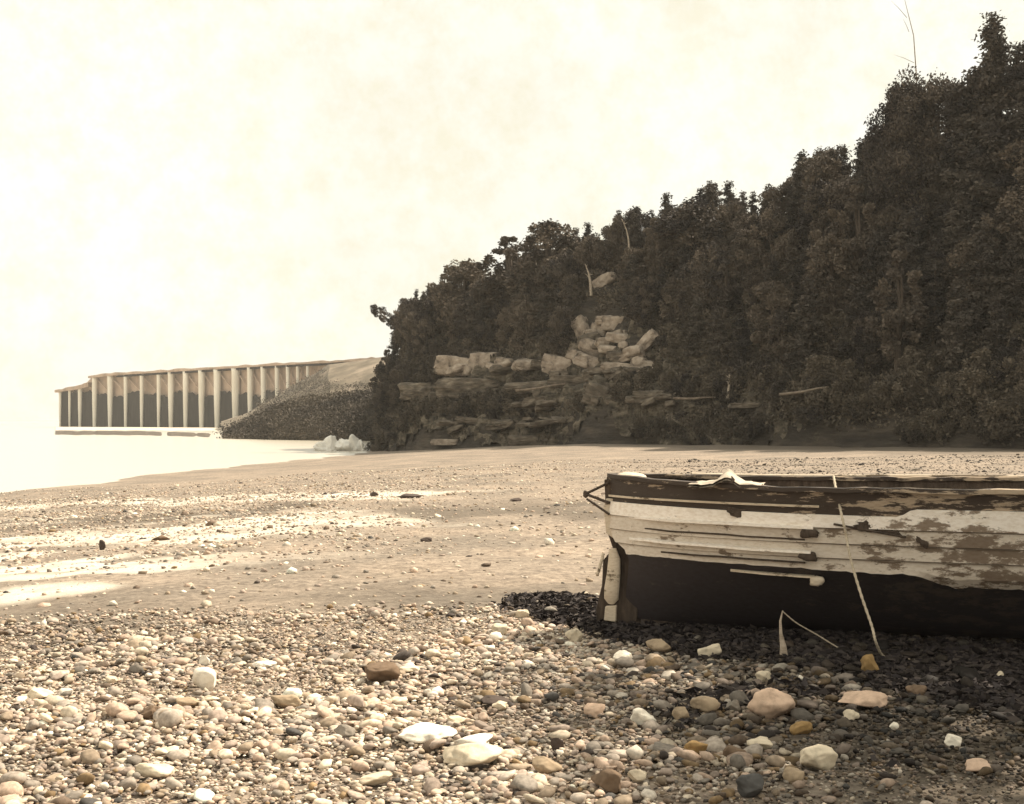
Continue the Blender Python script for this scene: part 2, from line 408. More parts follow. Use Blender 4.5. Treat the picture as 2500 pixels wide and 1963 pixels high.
def make_spruce(H, R, leaves, size, mat, seed=0, bare=.06, gaps=.0):
    rs = np.random.default_rng(seed)
    parts = [tube([(0, 0, -.8), (0, 0, H * .5), (rs.normal() * .05, 0, H)], [.022 * H, .013 * H, .002 * H])]
    nb = int(26 + H * 5); pts = []; tint = []
    for i in range(nb):
        t_ = (i + rs.uniform(0, 1)) / nb
        z = H * (bare + (1 - bare) * t_)
        L = R * (1 - t_) ** .8 * rs.uniform(.55, 1.15) + .05 * R
        if rs.uniform() < gaps: continue
        a = rs.uniform(0, 2 * PI)
        dz = rs.uniform(-.35, .05) * L
        end = np.array([L * math.cos(a), L * math.sin(a), z + dz])
        if L > .3 * R: parts.append(tube([(0, 0, z), tuple(end)], [.007 * H, .002 * H], 3))
        m_ = max(6, int(leaves / nb * (L / R) * 2.0))
        f = rs.uniform(.1, 1.0, m_) ** .8
        st = np.array([0, 0, z])
        q = st + (end - st) * f[:, None] + rs.normal(size=(m_, 3)) * np.array([1, 1, .5]) * (.10 * R + .09 * L * (1 - f))[:, None]
        q[:, 2] -= .18 * L * f * (1 - f)
        pts.append(q); tint.append(np.full(m_, rs.uniform(-.1, .5)) + rs.uniform(0, .15, m_))
    P = np.concatenate(pts); tt = np.concatenate(tint)
    V, F = quad_cloud(P, size, .4, 2.0)
    cm = mesh_np('crown', V, F, mat, False, attrs={'tint': np.repeat(tt, 4)})
    tv, tf = join(parts)
    return mesh_np('trunk', tv, tf, M['bark'], True), cm

LIB = {
    'broad': [make_broad(5.2, 1.7, 70, 9500, .12, M['broad'], .08, 1), make_broad(5.6, 1.5, 60, 8500, .12, M['broad'], .10, 2), make_broad(4.6, 1.9, 70, 9500, .12, M['broad'], .06, 3), make_broad(6.0, 1.4, 60, 8500, .12, M['broad'], .10, 4), make_broad(5.4, 1.6, 50, 7500, .12, M['broad'], .10, 14)],
    'spruce': [make_spruce(6.0, 1.5, 8000, .11, M['spruce'], 5), make_spruce(6.6, 1.3, 7500, .11, M['spruce'], 6, gaps=.15), make_spruce(5.2, 1.4, 7000, .11, M['spruce'], 7)],
    'bigbroad': [make_broad(9.5, 3.4, 130, 30000, .13, M['broad'], .06, 51), make_broad(10, 3.0, 120, 28000, .13, M['broad'], .06, 52)],
    'bigspruce': [make_spruce(10, 2.0, 22000, .12, M['spruce'], 53), make_spruce(9, 2.2, 22000, .12, M['spruce'], 54, gaps=.1)],
    'shrub': [make_broad(2.0, 1.25, 24, 3400, .10, M['brush'], .0, 8), make_broad(1.7, 1.45, 24, 3400, .10, M['brush'], .0, 9)],
}
KIND = {'broad': ('broadleaf_tree', 'tree'), 'spruce': ('spruce_tree', 'tree'), 'shrub': ('shrub', 'shrub'), 'bigbroad': ('broadleaf_tree', 'tree'), 'bigspruce': ('spruce_tree', 'tree')}
placed = []
def put_tree(kind, x, y, z, sc, label, group, variant=None, rz=None, sxy=1.0, lean=0.0):
    k = len(placed) if variant is None else variant
    tm, cm = LIB[kind][k % len(LIB[kind])]
    nm, cat = KIND[kind]
    root = bpy.data.objects.new(nm, None); COL.objects.link(root)
    root.location = (x, y, z); root.rotation_euler = (random.uniform(-.05, .05), lean + random.uniform(-.05, .05), random.uniform(0, 2 * PI) if rz is None else rz)
    root.scale = (sc * sxy, sc * sxy, sc)
    tag(root, label, cat, group)
    link('trunk', tm, root); link('crown', cm, root)
    placed.append((x, y))
    return root

# ------------------------------------------------------------------ rocks
def ico(sub):
    bmx = bmesh.new(); bmesh.ops.create_icosphere(bmx, subdivisions=sub, radius=1.0)
    V = np.array([v.co[:] for v in bmx.verts]); F = np.array([[v.index for v in f.verts] for f in bmx.faces]); bmx.free()
    return V, F
ICO1, ICO2, ICO3, ICO4 = ico(1), ico(2), ico(3), ico(4)
def rock_mesh(name, dims, seed, mat, rough=.25, blocky=.0, base=ICO3, fine=.06, cuts=0, flat=False):
    V = base[0].copy()
    if cuts:
        rr = np.random.default_rng(seed); V = V * 1.18
        for _ in range(cuts):
            q = rr.normal(size=3); q /= np.linalg.norm(q); dq = rr.uniform(.62, .95)
            V = V - np.maximum(V @ q - dq, 0)[:, None] * q * .94
    if blocky:
        m_ = np.abs(V).max(1)[:, None]; V = V * (1 - blocky) + V / m_ * .8 * blocky
    n1_ = fbm(V[:, 0] * 1.1 + seed, V[:, 1] * 1.1, V[:, 2] * 1.1, seed, 3)
    n2_ = fbm(V[:, 0] * 4 + seed, V[:, 1] * 4, V[:, 2] * 4, seed + 3, 2)
    V = V * (1 + rough * n1_ + fine * n2_)[:, None] * np.array(dims) * .5
    return mesh_np(name, V, base[1], mat, not flat)

CL = [  # photo x, y, width, height, colour, tilt, label
 (975, 778, 75, 38, 'palerock', .1, 'pale bulging rock at the left end of the light ledge on the bluff'),
 (1032, 772, 50, 44, 'palerock', 0, 'brightest blocky pale rock in the ledge below the round topped trees'),
 (1078, 776, 42, 28, 'palerock', .2, 'small pale rock right of the brightest block on the ledge'),
 (1132, 771, 55, 12, 'palerock', 0, 'thin flat pale slab along the ledge of the bluff'),
 (1190, 776, 55, 36, 'palerock', .2, 'rounded pale rock under the tumbled rocks on the bluff'),
 (1240, 698, 26, 46, 'palerock', -.5, 'upright leaning pale rock topmost left in the rockfall'),
 (1275, 704, 30, 26, 'palerock', .3, 'small rounded rock in the upper middle of the rockfall'),
 (1306, 686, 42, 30, 'palerock', .1, 'rough pale rock at the top right of the rockfall'),
 (1318, 716, 34, 26, 'palerock', -.2, 'pale rock below the top right rock of the rockfall'),
 (1268, 742, 56, 28, 'palerock', .5, 'tilted long pale rock in the middle of the rockfall'),
 (1232, 756, 40, 20, 'palerock', .4, 'pale rock low on the left side of the rockfall'),
 (1268, 772, 76, 26, 'palerock', .35, 'wide pale slab at the bottom left of the rockfall'),
 (1318, 782, 60, 24, 'palerock', .1, 'flat pale slab at the foot of the rockfall'),
 (1376, 728, 54, 24, 'palerock', -.8, 'long pale slab leaning up to the right beside the rockfall'),
 (1345, 756, 50, 16, 'palerock', -.25, 'thin pale slab below the leaning slab'),
 (1372, 782, 50, 30, 'palerock', .2, 'pale rounded rock at the right end of the rockfall'),
 (1285, 597, 46, 22, 'palerock', -.5, 'single pale rock high among the trees above the rockfall'),
 (905, 832, 90, 36, 'greyrock', 0, 'grey ledge on the left shoulder of the bluff'),
 (1010, 826, 120, 40, 'greyrock', .05, 'broad grey ledge under the brightest pale block'),
 (1150, 822, 110, 24, 'greyrock', -.05, 'long grey ledge in the lower bluff'),
 (1230, 812, 90, 26, 'greyrock', 0, 'grey ledge under the wide pale slab of the rockfall'),
 (1275, 842, 50, 46, 'greyrock', .4, 'grey boulder lying low under the rockfall'),
 (1385, 842, 60, 24, 'greyrock', 0, 'grey ledge low on the right of the bluff'),
 (1150, 852, 60, 18, 'greyrock', 0, 'small dull ledge above the dark hollow'),
 (1180, 893, 60, 10, 'greyrock', -.15, 'thin grey ledge near the foot of the bluff'),
 (1075, 905, 70, 9, 'greyrock', -.1, 'long narrow ledge near the foot of the bluff'),
 (1000, 892, 50, 14, 'greyrock', .1, 'dull rock near the foot of the bluff'),
 (1590, 860, 60, 10, 'greyrock', 0, 'dull ledge under the dark trees right of the rockfall'),
 (1120, 935, 60, 20, 'greyrock', 0, 'dark grey rock sitting at the foot of the bluff'),
 (952, 938, 52, 12, 'palerock', 0, 'low pale rock at the foot of the headland'),
]
cliff_keep = []
for i, (px, py, w_, h_, mt, tilt, lab) in enumerate(CL):
    p = ray_headland(px, py)
    if p is None: p = px_ground(px, py + 6) 
    cliff_keep.append((px, py, w_, h_, p.y))
    sx, sz = w_ / FPX * p.y, h_ / FPX * p.y
    me = rock_mesh('rock', (sx * 1.45, max(sx * .7, sz) * 1.3, sz * 1.35), 100 + i, M[mt], .10, .8, ICO4, .06, 9, True)
    o = link('rock', me, None, p + Vector((-.1, .0, -.05)), (0, tilt, math.radians(-20)))
    tag(o, lab, 'rock', 'rocks exposed on the bluff')

rr_ = random.Random(5); lines_ = [(930, 785, 1160, 778, 14, 20), (1180, 800, 1400, 790, 14, 18), (860, 838, 1300, 828, 22, 26), (1100, 862, 1440, 852, 14, 16), (950, 905, 1220, 892, 12, 12), (1225, 680, 1330, 770, 14, 22), (1280, 670, 1390, 800, 14, 20)]
k_ = 0
for (xa, ya, xb, yb, n_, hh_) in lines_:
    for j in range(n_):
        t_ = rr_.uniform(0, 1); px, py = xa + (xb - xa) * t_ + rr_.uniform(-6, 6), ya + (yb - ya) * t_ + rr_.uniform(-8, 8)
        p = ray_headland(px, py); w_ = rr_.uniform(14, 44) / FPX * p.y; h2 = rr_.uniform(.5, 1) * hh_ / FPX * p.y
        pale = (ya < 800 and rr_.random() < .55)
        o = link('rock', rock_mesh('rock', (w_ * 1.4, w_ * 1.3, h2 * 1.3), 900 + k_, M['palerock' if pale else 'greyrock'], .1, .7, ICO3, .06, 8, True), None, p + Vector((-.35, -.35, 0)), (rr_.uniform(-.2, .2), rr_.uniform(-.35, .35), rr_.uniform(-.6, .2)))
        tag(o, ('small broken pale rock in the rockfall and ledge of the bluff' if pale else 'small broken grey rock in the layered lower bluff'), 'rock', 'small broken pale rocks' if pale else 'small broken grey rocks')
        k_ += 1
fs, fw = np.arange(1.0, 56, .11), np.arange(-.5, 7.2, .075)
FS, FW = np.meshgrid(fs, fw)
FXw = P0[0] + bd[0] * FS + bn[0] * FW; FYw = P0[1] + bd[1] * FS + bn[1] * FW
fz = headland(FXw, FYw)
tl = .10 * FS + .5 * fbm(FS * .12, FW * .2, 0, 81, 3)
hh = .85
qz = (fz + tl) / hh; fr_ = qz - np.floor(qz)
zst = (np.floor(qz) + sstep(.55, .95, fr_)) * hh - tl
blk = np.round(fbm(np.floor(FS / 1.7 + .6 * vnoise(FS, fz * 2, 0, 5)), np.floor(qz), 0, 83, 1) * 3) * .16
vis = sstep(1.0, 4, FS) * (1 - sstep(50, 55, FS)) * (1 - sstep(5.2, 6.6, FW))
up = .10 + blk + .12 * fbm(FS * 1.4, FW * 1.4, 0, 84, 4)
ZF = np.where(vis > 0, zst * .8 + fz * .2 + up, fz) * vis + (fz - .5) * (1 - vis)
out = (.25 * fbm(FS * .9, qz * 1.2, 0, 85, 4)) * vis
me = mesh_np('rock_face', np.stack([(FXw - bn[0] * (out + .15)).ravel(), (FYw - bn[1] * (out + .15)).ravel(), ZF.ravel()], 1), grid_faces(*FS.shape), M['greyrock2'] if 'greyrock2' in M else M['cliffrock'], False)
tag(link('rock_face', me), kind='structure')

# white jagged rocks at the water's edge, left foot of the headland
spots = [(690, 935, 30, 14, .3), (704, 932, 24, 24, 0), (724, 933, 22, 18, 0), (738, 932, 22, 22, .1), (756, 931, 20, 26, 0), (768, 933, 14, 20, 0)]
labs = ['low white rock pointing left at the water edge', 'white humped rock second from the left in the white cluster', 'white rock in the middle of the cluster by the headland', 'white peaked rock left of the tallest in the cluster', 'tallest white rock of the cluster at the headland foot', 'small white rock nearest the headland in the white cluster']
M['whiterock'] = noise_mat('white_rock', [(0.75, 0.7, 0.62), (0.85, 0.82, 0.76)], 1.0, bump=.5, bdist=.1)
for i, (px, py, w_, h_, tl) in enumerate(spots):
    d = 122.0; x = (px - HX) / FPX * d; z = CAMZ + (HY - (py + h_ * .1)) / FPX * d
    sx, sz = w_ / FPX * d, h_ / FPX * d
    o = link('rock', rock_mesh('rock', (sx * 1.7, sx * 1.2, sz * 1.6), 300 + i, M['whiterock'], .25, .1, ICO4, .12, 10), None, (x, d, WATER_Z + sz * .3), (0, tl, i))
    tag(o, labs[i], 'rock', 'white rocks at the water edge')

# ------------------------------------------------------------------ the wood on the headland
def near_cliff_rock(x, y, z, hp=45):
    px, py = HX + x / y * FPX, HY + (CAMZ - z) / y * FPX
    for (a, b_, w_, h_, d) in cliff_keep:
        if abs(px - a) < w_ * .5 + (22 if hp < 80 else 34) and -hp < b_ - py < 14 and y < d + 1: return True, px, py
    return False, px, py
KW = {'broad': 'bushy broadleaf tree', 'spruce': 'dark spruce', 'shrub': 'low dark shrub'}
def zone(px, py):
    if px < 1120: a = 'left shoulder of the headland'
    elif px < 1430: a = 'slope around and above the pale rockfall'
    elif px < 1800: a = 'dark slope right of the rockfall'
    else: a = 'high dark slope at the right edge'
    yc = float(np.interp(px, skx, sky_))
    t_ = (py - yc) / (940 - yc)
    return a, ('along the crest' if t_ < .28 else 'half way down' if t_ < .62 else 'low down')
def zlabel(kind, px, py):
    a, b_ = zone(px, py)
    return KW[kind] + ' ' + b_ + ' on the ' + a, ('shrubs' if kind == 'shrub' else 'trees') + ' on the ' + a
cand = []
for _ in range(14000):
    s_ = random.uniform(-14, 74); w_ = random.uniform(2.5, 15)
    p = P0 + bd * s_ + bn * w_
    cand.append((s_, w_, p[0], p[1]))
n_t = 0
skyline_trees = []
for s_, w_, x, y in cand:
    if n_t >= 232: break
    z = float(headland(x, y))
    if z < 1.2 or (s_ < 0 and hl_coords(x, y)[1] < 1.5): continue
    near, px, py = near_cliff_rock(x, y, z, 135)
    if near or px < 806 or px > 2260: continue
    # bare lower rock band of the left part
    if px < 1450 and px > 860 and py > 770 + 25 * math.sin(px * .05): continue
    if py > 905: continue
    dist = 1.55 + .25 * (w_ < 5)
    if any((x - a) ** 2 + (y - b_) ** 2 < dist ** 2 for a, b_ in placed): continue
    kind = 'spruce' if random.random() < (.5 if px > 1500 else .3) else 'broad'
    top = float(np.interp(px, skx, sky_)) - 24 + random.uniform(-4, 20)
    scm = ((HY - top) / FPX * y + CAMZ - z) / 5.6
    sc = min(random.uniform(.62, 1.0) * (1.0 + .25 * (px > 1700)), max(scm, .45))
    put_tree(kind, x, y, z - .25, sc, *zlabel(kind, px, py))
    n_t += 1
print('trees', n_t)
# shrubs on the lower face
n_s = 0
for s_, w_, x, y in [(random.uniform(-10, 78), random.uniform(-.3, 9) * random.choice((.25, 1))) + (0, 0) for _ in range(6000)]:
    if n_s >= 175: break
    p = P0 + bd * s_ + bn * w_; x, y = p
    z = float(headland(x, y))
    if z < ground(x, y) - .45: continue
    if (HX + x / y * FPX) < 1400 and random.random() < .6: continue
    near, px, py = near_cliff_rock(x, y, z)
    if near or px < 790 or px > 2300 or py < 700: continue
    if any((x - a) ** 2 + (y - b_) ** 2 < 1.05 ** 2 for a, b_ in placed): continue
    put_tree('shrub', x, y, z - .2, random.uniform(.7, 1.15), *zlabel('shrub', px, py))
    n_s += 1
print('shrubs', n_s)

# trees that stand out
def tree_px(kind, px, pytop, H0, label, sc=None, variant=0, sxy=1.0, inset=10.5, lean=0., rz=None):
    """stand a tree on the bluff near its crest so that its top reaches the given height"""
    best = None
    for s_ in np.arange(-2, 90, .15):
        p = P0 + bd * s_ + bn * inset
        q = HX + p[0] / p[1] * FPX
        if best is None or abs(q - px) < best[0]: best = (abs(q - px), p, s_)
    x, y = best[1]; z = float(headland(x, y))
    sc = ((HY - pytop) / FPX * y + CAMZ - z) / H0
    return put_tree(kind, x, y, z - .2, sc, label, None, variant, rz, sxy, lean)
tree_px('bigspruce', 2134, 20, 10, 'tall spruce with a spired top at the right edge, highest of all trees', variant=0, sxy=.95)
tree_px('bigspruce', 2100, 100, 9, 'shorter spruce pressed against the left side of the tall spired spruce', variant=1, sxy=.95, inset=10)
tree_px('bigspruce', 2168, 88, 9, 'spruce crowding the right side of the tall spired spruce', variant=1, sxy=.95, inset=10)
tree_px('bigspruce', 2070, 136, 9, 'ragged spruce second to the left of the tall spired spruce', variant=1, sxy=.95, inset=9.5)
tree_px('bigspruce', 2200, 120, 10, 'spruce cut by the frame edge on the far right', variant=0, sxy=1.1, inset=9.5)
tree_px('bigspruce', 2038, 165, 9, 'low spruce at the left end of the spruces on the right crest', variant=1, sxy=1.0, inset=9.5)
tree_px('bigbroad', 1925, 182, 9.5, 'broad crowned tree standing out left where the crest steps up', variant=0, sxy=.72, inset=9)
tree_px('bigbroad', 1955, 168, 10, 'tall loose crowned tree behind the leaning white trunk', variant=1, sxy=.95, inset=10)
tree_px('bigbroad', 2010, 175, 9.5, 'round topped tree between the loose crowned tree and the spruces', variant=0, sxy=.9, inset=11)
tree_px('broad', 985, 540, 5.6, 'dome shaped tree on the lower crest, left of the twin trees', variant=0, sxy=1.5, inset=9)
tree_px('broad', 1075, 514, 5.6, 'taller dome shaped tree right of the notch in the crest', variant=3, sxy=1.6, inset=9)
tree_px('broad', 1165, 466, 5.6, 'peaked tree where the crest starts to climb', variant=1, sxy=1.5, inset=9)
tree_px('spruce', 1345, 420, 6.2, 'small spruce poking above the middle of the crest', variant=2, sxy=.8, inset=10)
tree_px('broad', 1480, 392, 5.6, 'tree rising a little above the middle of the crest', variant=2, sxy=1.4, inset=10)

# little tree overhanging the left corner of the bluff
d_ = 119.0
x, y, z = (846 - HX) / FPX * d_, d_, CAMZ + (HY - 700) / FPX * d_
o = put_tree('broad', x, y, z, .62, 'small tree leaning out over the left corner of the bluff', None, 1, 0.0, .75, lean=-.80)

# bare white trunks
def bare_trunk(p0, p1, r, label, branches=5, seed=0):
    rs = random.Random(seed)
    root = bpy.data.objects.new('bare_tree', None); COL.objects.link(root); root.location = p0
    tag(root, label, 'dead tree')
    d = p1 - p0; L = d.length
    side = Vector((1, 0, 0))
    path = [Vector((0, 0, -.4)), d * .33 + side * .04 * L, d * .66 + side * .05 * L, d]
    V, F = tube(path, [r, r * .8, r * .55, r * .2], 7)
    link('trunk', mesh_np('trunk', V, F, M['pale_bark'], True), root)
    for i in range(branches):
        t_ = rs.uniform(.45, .95); b0 = path[1].lerp(path[3], (t_ - .33) / .67)
        a = rs.uniform(0, 2 * PI); b1 = b0 + Vector((math.cos(a), math.sin(a) * .6, rs.uniform(.3, .9))) * L * rs.uniform(.10, .2)
        V, F = tube([b0, b0.lerp(b1, .5) + Vector((0, 0, .05)), b1], [r * .35, r * .25, r * .08], 5)
        link('branch', mesh_np('branch', V, F, M['pale_bark'], True), root)
def trunk_px(x0, y0, x1, y1, d_off, wpx, label, seed):
    p = ray_headland(x0, y0)
    d = p.y - d_off
    a = Vector(((x0 - HX) / FPX * d, d, CAMZ + (HY - y0) / FPX * d)); c = Vector(((x1 - HX) / FPX * (d + .6), d + .6, CAMZ + (HY - y1) / FPX * (d + .6)))
    a = a + Vector((0, 0, -.3))
    bare_trunk(a, c, wpx / FPX * d * .5, label, seed=seed)
trunk_px(1988, 430, 1918, 170, 4.5, 9, 'long leaning white trunk below the loose crowned tree', 1)
trunk_px(1132, 592, 1112, 520, 3.0, 7, 'pale bare trunk in the notch right of the dome shaped trees', 2)
trunk_px(1140, 590, 1128, 520, 3.0, 5, 'thin bare stem leaning beside the pale trunk in the notch', 3)
trunk_px(1256, 610, 1243, 560, 3.2, 7, 'short pale trunk left of the single high rock', 4)
trunk_px(1338, 520, 1322, 465, 3.2, 5, 'thin pale trunk below the small spruce on the crest', 5)
trunk_px(1545, 830, 1549, 795, 2.4, 8, 'short pale snag low under the dark wood', 6)
d_ = 84.0
bare_trunk(Vector(((1948 - HX) / FPX * d_, d_, CAMZ + (HY - 260) / FPX * d_)), Vector(((1921 - HX) / FPX * d_, d_, CAMZ + (HY + 25) / FPX * d_)), .06, 'tall thin bare pole of a dead tree rising above the crest left of the spruces', branches=3, seed=12)
# unseen tree added outside the view to dapple shade over the right shingle
tm, cm = make_broad(9.5, 2.9, 60, 4200, .16, M['broad'], .35, 41)
root = bpy.data.objects.new('broadleaf_tree', None); COL.objects.link(root); root.location = (7.9, 9.4, float(ground(7.9, 9.4)))  # unseen tree, added only to shade the right shingle
tag(root, 'unseen broadleaf tree added right of the boat to shade the shingle', 'tree')
link('trunk', tm, root); link('crown', cm, root)
# fallen pale logs
def log(x0, y0, x1, y1, wpx, label, i, off=1.6):
    a, c = ray_headland(x0, y0), ray_headland(x1, y1)
    if a is None: a = px_ground(x0, y0)
    if c is None: c = px_ground(x1, y1)
    d = min(a.y, c.y) - off
    pa = Vector(((x0 - HX) / FPX * d, d, CAMZ + (HY - y0) / FPX * d)); pc = Vector(((x1 - HX) / FPX * d, d, CAMZ + (HY - y1) / FPX * d))
    r = wpx / FPX * d * .5
    mid = pa.lerp(pc, .5) + Vector((0, 0, -.06))
    V, F = tube([pa, pa.lerp(pc, .25) + Vector((0, 0, -.05)), mid, pa.lerp(pc, .75), pc], [r, r * 1.05, r, r * .8, r * .5], 7)
    tag(link('fallen_log', mesh_np('fallen_log', V, F, M['oldlog'], True)), label, 'log', 'fallen logs on the bluff')
log(1430, 846, 1520, 844, 5, 'pale straight log lying low right of the rockfall', 0)
log(1655, 838, 1760, 822, 6, 'pale log climbing slightly to the right under the dark trees', 1)
log(1095, 830, 1200, 815, 5, 'weathered log across the grey ledge of the lower bluff', 2)

# undergrowth over the whole face
s_ = RNG.uniform(-14, 84, 110000); w_ = RNG.uniform(-.2, 16, 110000)
x = P0[0] + bd[0] * s_ + bn[0] * w_; y = P0[1] + bd[1] * s_ + bn[1] * w_
z = headland(x, y)
px, py = to_px(x, y, z)
dens = fbm(x * .45, y * .45, z * .45, 77, 3)
ok = (z > ground(x, y) - .15) & ~((px < 1400) & (px > 900) & (py > 775) & (py < 925) & (dens < .25)) & ~((px < 1400) & (px > 1205) & (py > 660) & (py < 800) & (dens < .4)) & ((dens > -.35) | (px > 1380))
ok &= ~((px < 1380) & (py > 785) & (dens < .0))
for (a, b_, w2_, h2_, d2) in cliff_keep:
    ok &= ~((abs(px - a) < w2_ * .5 + 4) & (py - b_ < h2_ * .5 + 16) & (py - b_ > -h2_ * .6))
P = np.stack([x, y, z], 1)[ok]
P = P[:60000]
P = np.repeat(P, 4, 0) + RNG.normal(size=(len(P) * 4, 3)) * np.array([.28, .28, .22]) + np.array([0, 0, .18])
V, F = quad_cloud(P, .15)
me = mesh_np('undergrowth', V, F, M['brush'], False, attrs={'tint': np.repeat(np.clip(.35 + .4 * fbm(P[:, 0] * .5, P[:, 1] * .5, P[:, 2] * .5, 5, 3), 0, .9), 4)})
tag(link('undergrowth', me), kind='stuff', label='low brush and ferns covering the face of the bluff', cat='brush')

# ------------------------------------------------------------------ far shore: brushy foreland, field slope, fluted cliffs
def curtain(name, pts, mat, deep, nz_=10, seed=0, amp=.6, kind='structure', toe=.25):
    """a bank: pts = (px, py_top, py_foot, distance)"""
    pts = np.array(pts, float)
    u = np.linspace(0, len(pts) - 1, 240)
    ii = np.arange(len(pts))
    px, pt, pf, d = [np.interp(u, ii, pts[:, k]) for k in range(4)]
    rows = []
    n_ = nz_
    for j in range(n_ + 6):
        t_ = min(j / n_, 1.0); back = max(0, j - n_)
        dd = d + deep * (t_ ** 1.3) + back * deep * .8
        xw = (px - HX) / FPX * d + 0.0
        xw = xw * (1 + (dd - d) / d)
        ztop = CAMZ + (HY - pt) / FPX * (d + deep); zf = np.full_like(ztop, WATER_Z - .6)
        zz = zf + (ztop - zf) * (t_ ** .75) - back * .12
        k_ = amp * fbm(xw * .12, dd * .12, zz * .25, seed, 4)
        rows.append(np.stack([xw + k_, dd + k_, zz + .35 * k_ * (t_ < 1)], 1))
    V = np.concatenate(rows)
    me = mesh_np(name, V, grid_faces(len(rows), len(u)), mat, True)
    o = link(name, me); tag(o, kind=kind)
    return rows
M['field'] = noise_mat('dry_grass_slope', [(0.07, 0.058, 0.04), (0.15, 0.12, 0.085), (0.30, 0.24, 0.18)], .10, detail=8, bump=.4, bscale=1.0, bdist=.4)
M['farbank'] = noise_mat('brushy_bank', [(0.07, 0.055, 0.035), (0.13, 0.10, 0.065), (0.22, 0.17, 0.11)], .25, detail=10, bump=.9, bscale=.8, bdist=.8)
fr = curtain('foreland', [(500, 918, 932, 202), (535, 902, 934, 199), (565, 886, 936, 196), (600, 866, 938, 190), (650, 850, 940, 185), (740, 843, 941, 180), (800, 836, 942, 178), (900, 820, 942, 176)], M['farbank'], 18, seed=3)
hr = curtain('hill', [(470, 896, 904, 330), (530, 874, 904, 328), (575, 846, 904, 320), (640, 808, 904, 310), (700, 774, 900, 300), (760, 767, 900, 292), (830, 757, 900, 285), (1000, 745, 900, 280)], M['field'], 60, seed=4, amp=.9)
# brush over the foreland
rows = np.concatenate(fr[1:12])
P = rows[RNG.integers(0, len(rows), 14000)] + RNG.normal(size=(14000, 3)) * np.array([1.0, 1.2, .35])
P = np.repeat(P, 6, 0) + RNG.normal(size=(84000, 3)) * np.array([.5, .5, .3])
hp = np.concatenate(hr[1:10]); hpx = to_px(hp[:, 0], hp[:, 1], hp[:, 2]); hp = hp[((hpx[0] < 690) | (hpx[1] > 812)) & (hpx[0] > 560)]
Q = hp[RNG.integers(0, len(hp), 3500)] + RNG.normal(size=(3500, 3)) * np.array([1.6, 1.8, .3])
Q = np.repeat(Q, 7, 0) + RNG.normal(size=(24500, 3)) * np.array([.7, .7, .3]); P = np.concatenate([P, Q])
V, F = quad_cloud(P, .24)
me = mesh_np('shore_brush', V, F, M['brush'], False, attrs={'tint': np.repeat(np.clip(.28 + .4 * fbm(P[:, 0] * .12, P[:, 1] * .12, P[:, 2] * .2, 5, 3), 0, .8), 4)})
tag(link('shore_brush', me), kind='stuff', label='dark brush covering the far bank above the water', cat='brush')

# long pier on pale posts, dark planking between their feet
FLT = [(124, 830, 905, 545), (166, 822, 906, 541), (196, 797, 907, 537), (300, 791, 908, 515), (400, 785, 910, 497), (500, 779, 911, 478), (600, 773, 912, 455), (700, 768, 913, 430), (840, 760, 914, 400)]
fa = np.array(FLT, float)
M['postwhite'] = noise_mat('pale_timber_post', [(0.72, 0.66, 0.55), (0.88, 0.84, 0.74)], .25, detail=6, stretch=(1, 1, .3), bump=.3, bscale=.6, bdist=.3)
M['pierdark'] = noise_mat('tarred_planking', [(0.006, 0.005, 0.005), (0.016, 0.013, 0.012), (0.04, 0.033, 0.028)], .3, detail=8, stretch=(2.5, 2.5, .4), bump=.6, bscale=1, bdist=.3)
M['pierboard'] = noise_mat('weathered_boarding', [(0.26, 0.19, 0.14), (0.46, 0.34, 0.26), (0.60, 0.48, 0.38)], .16, detail=8, stretch=(1, 1, .5), bump=.4, bscale=1, bdist=.3)
pier = bpy.data.objects.new('pier', None); COL.objects.link(pier)
tag(pier, 'long high pier on pale posts with dark planking between them, far across the water', 'pier')
def P3(px, py, off=0.0):
    d = float(np.interp(px, fa[:, 0], fa[:, 3]))
    return Vector(((px - HX) / FPX * d, d + off, CAMZ + (HY - py) / FPX * d))
ytop_ = lambda px: float(np.interp(px, fa[:, 0], fa[:, 1]))
def slab(name, pts, thick, mat, seed=0, wob=.0, n_=10):
    """upright wall through (px, ytop, ybot) stations, with thickness"""
    q = np.linspace(0, len(pts) - 1, n_); p = np.array(pts, float); ii = np.arange(len(p))
    A, T_, B_ = [np.interp(q, ii, p[:, k]) for k in range(3)]
    D = np.interp(A, fa[:, 0], fa[:, 3]); off = p[0][3] if len(p[0]) > 3 else 0
    x_ = (A - HX) / FPX * D; zt = CAMZ + (HY - T_) / FPX * D + wob * vnoise(A * .6, 0, 0, seed); zb = CAMZ + (HY - B_) / FPX * D
    r_ = [np.stack([x_, D + off, zb], 1), np.stack([x_, D + off, zt], 1), np.stack([x_, D + off + thick, zt], 1), np.stack([x_, D + off + thick, zb], 1)]
    V = np.concatenate(r_)
    F = np.array([(k * n_ + i, k * n_ + i + 1, ((k + 1) % 4) * n_ + i + 1, ((k + 1) % 4) * n_ + i) for k in range(4) for i in range(n_ - 1)] + [(0, n_, 2 * n_, 3 * n_), (n_ - 1, 4 * n_ - 1, 3 * n_ - 1, 2 * n_ - 1)])
    return link(name, mesh_np(name, V, F[:, ::-1], mat, False), pier)
yfoot = lambda px: float(np.interp(px, [120, 420, 500, 600, 660, 700], [905, 909, 905, 870, 842, 825]))
posts = [(130, 5), (150, 5), (172, 8), (203, 10), (236, 11), (269, 8), (303, 8), (339, 8), (365, 12), (396, 11), (430, 13), (463, 14), (502, 16), (533, 12), (561, 11), (590, 9), (613, 8), (634, 7), (655, 6)]
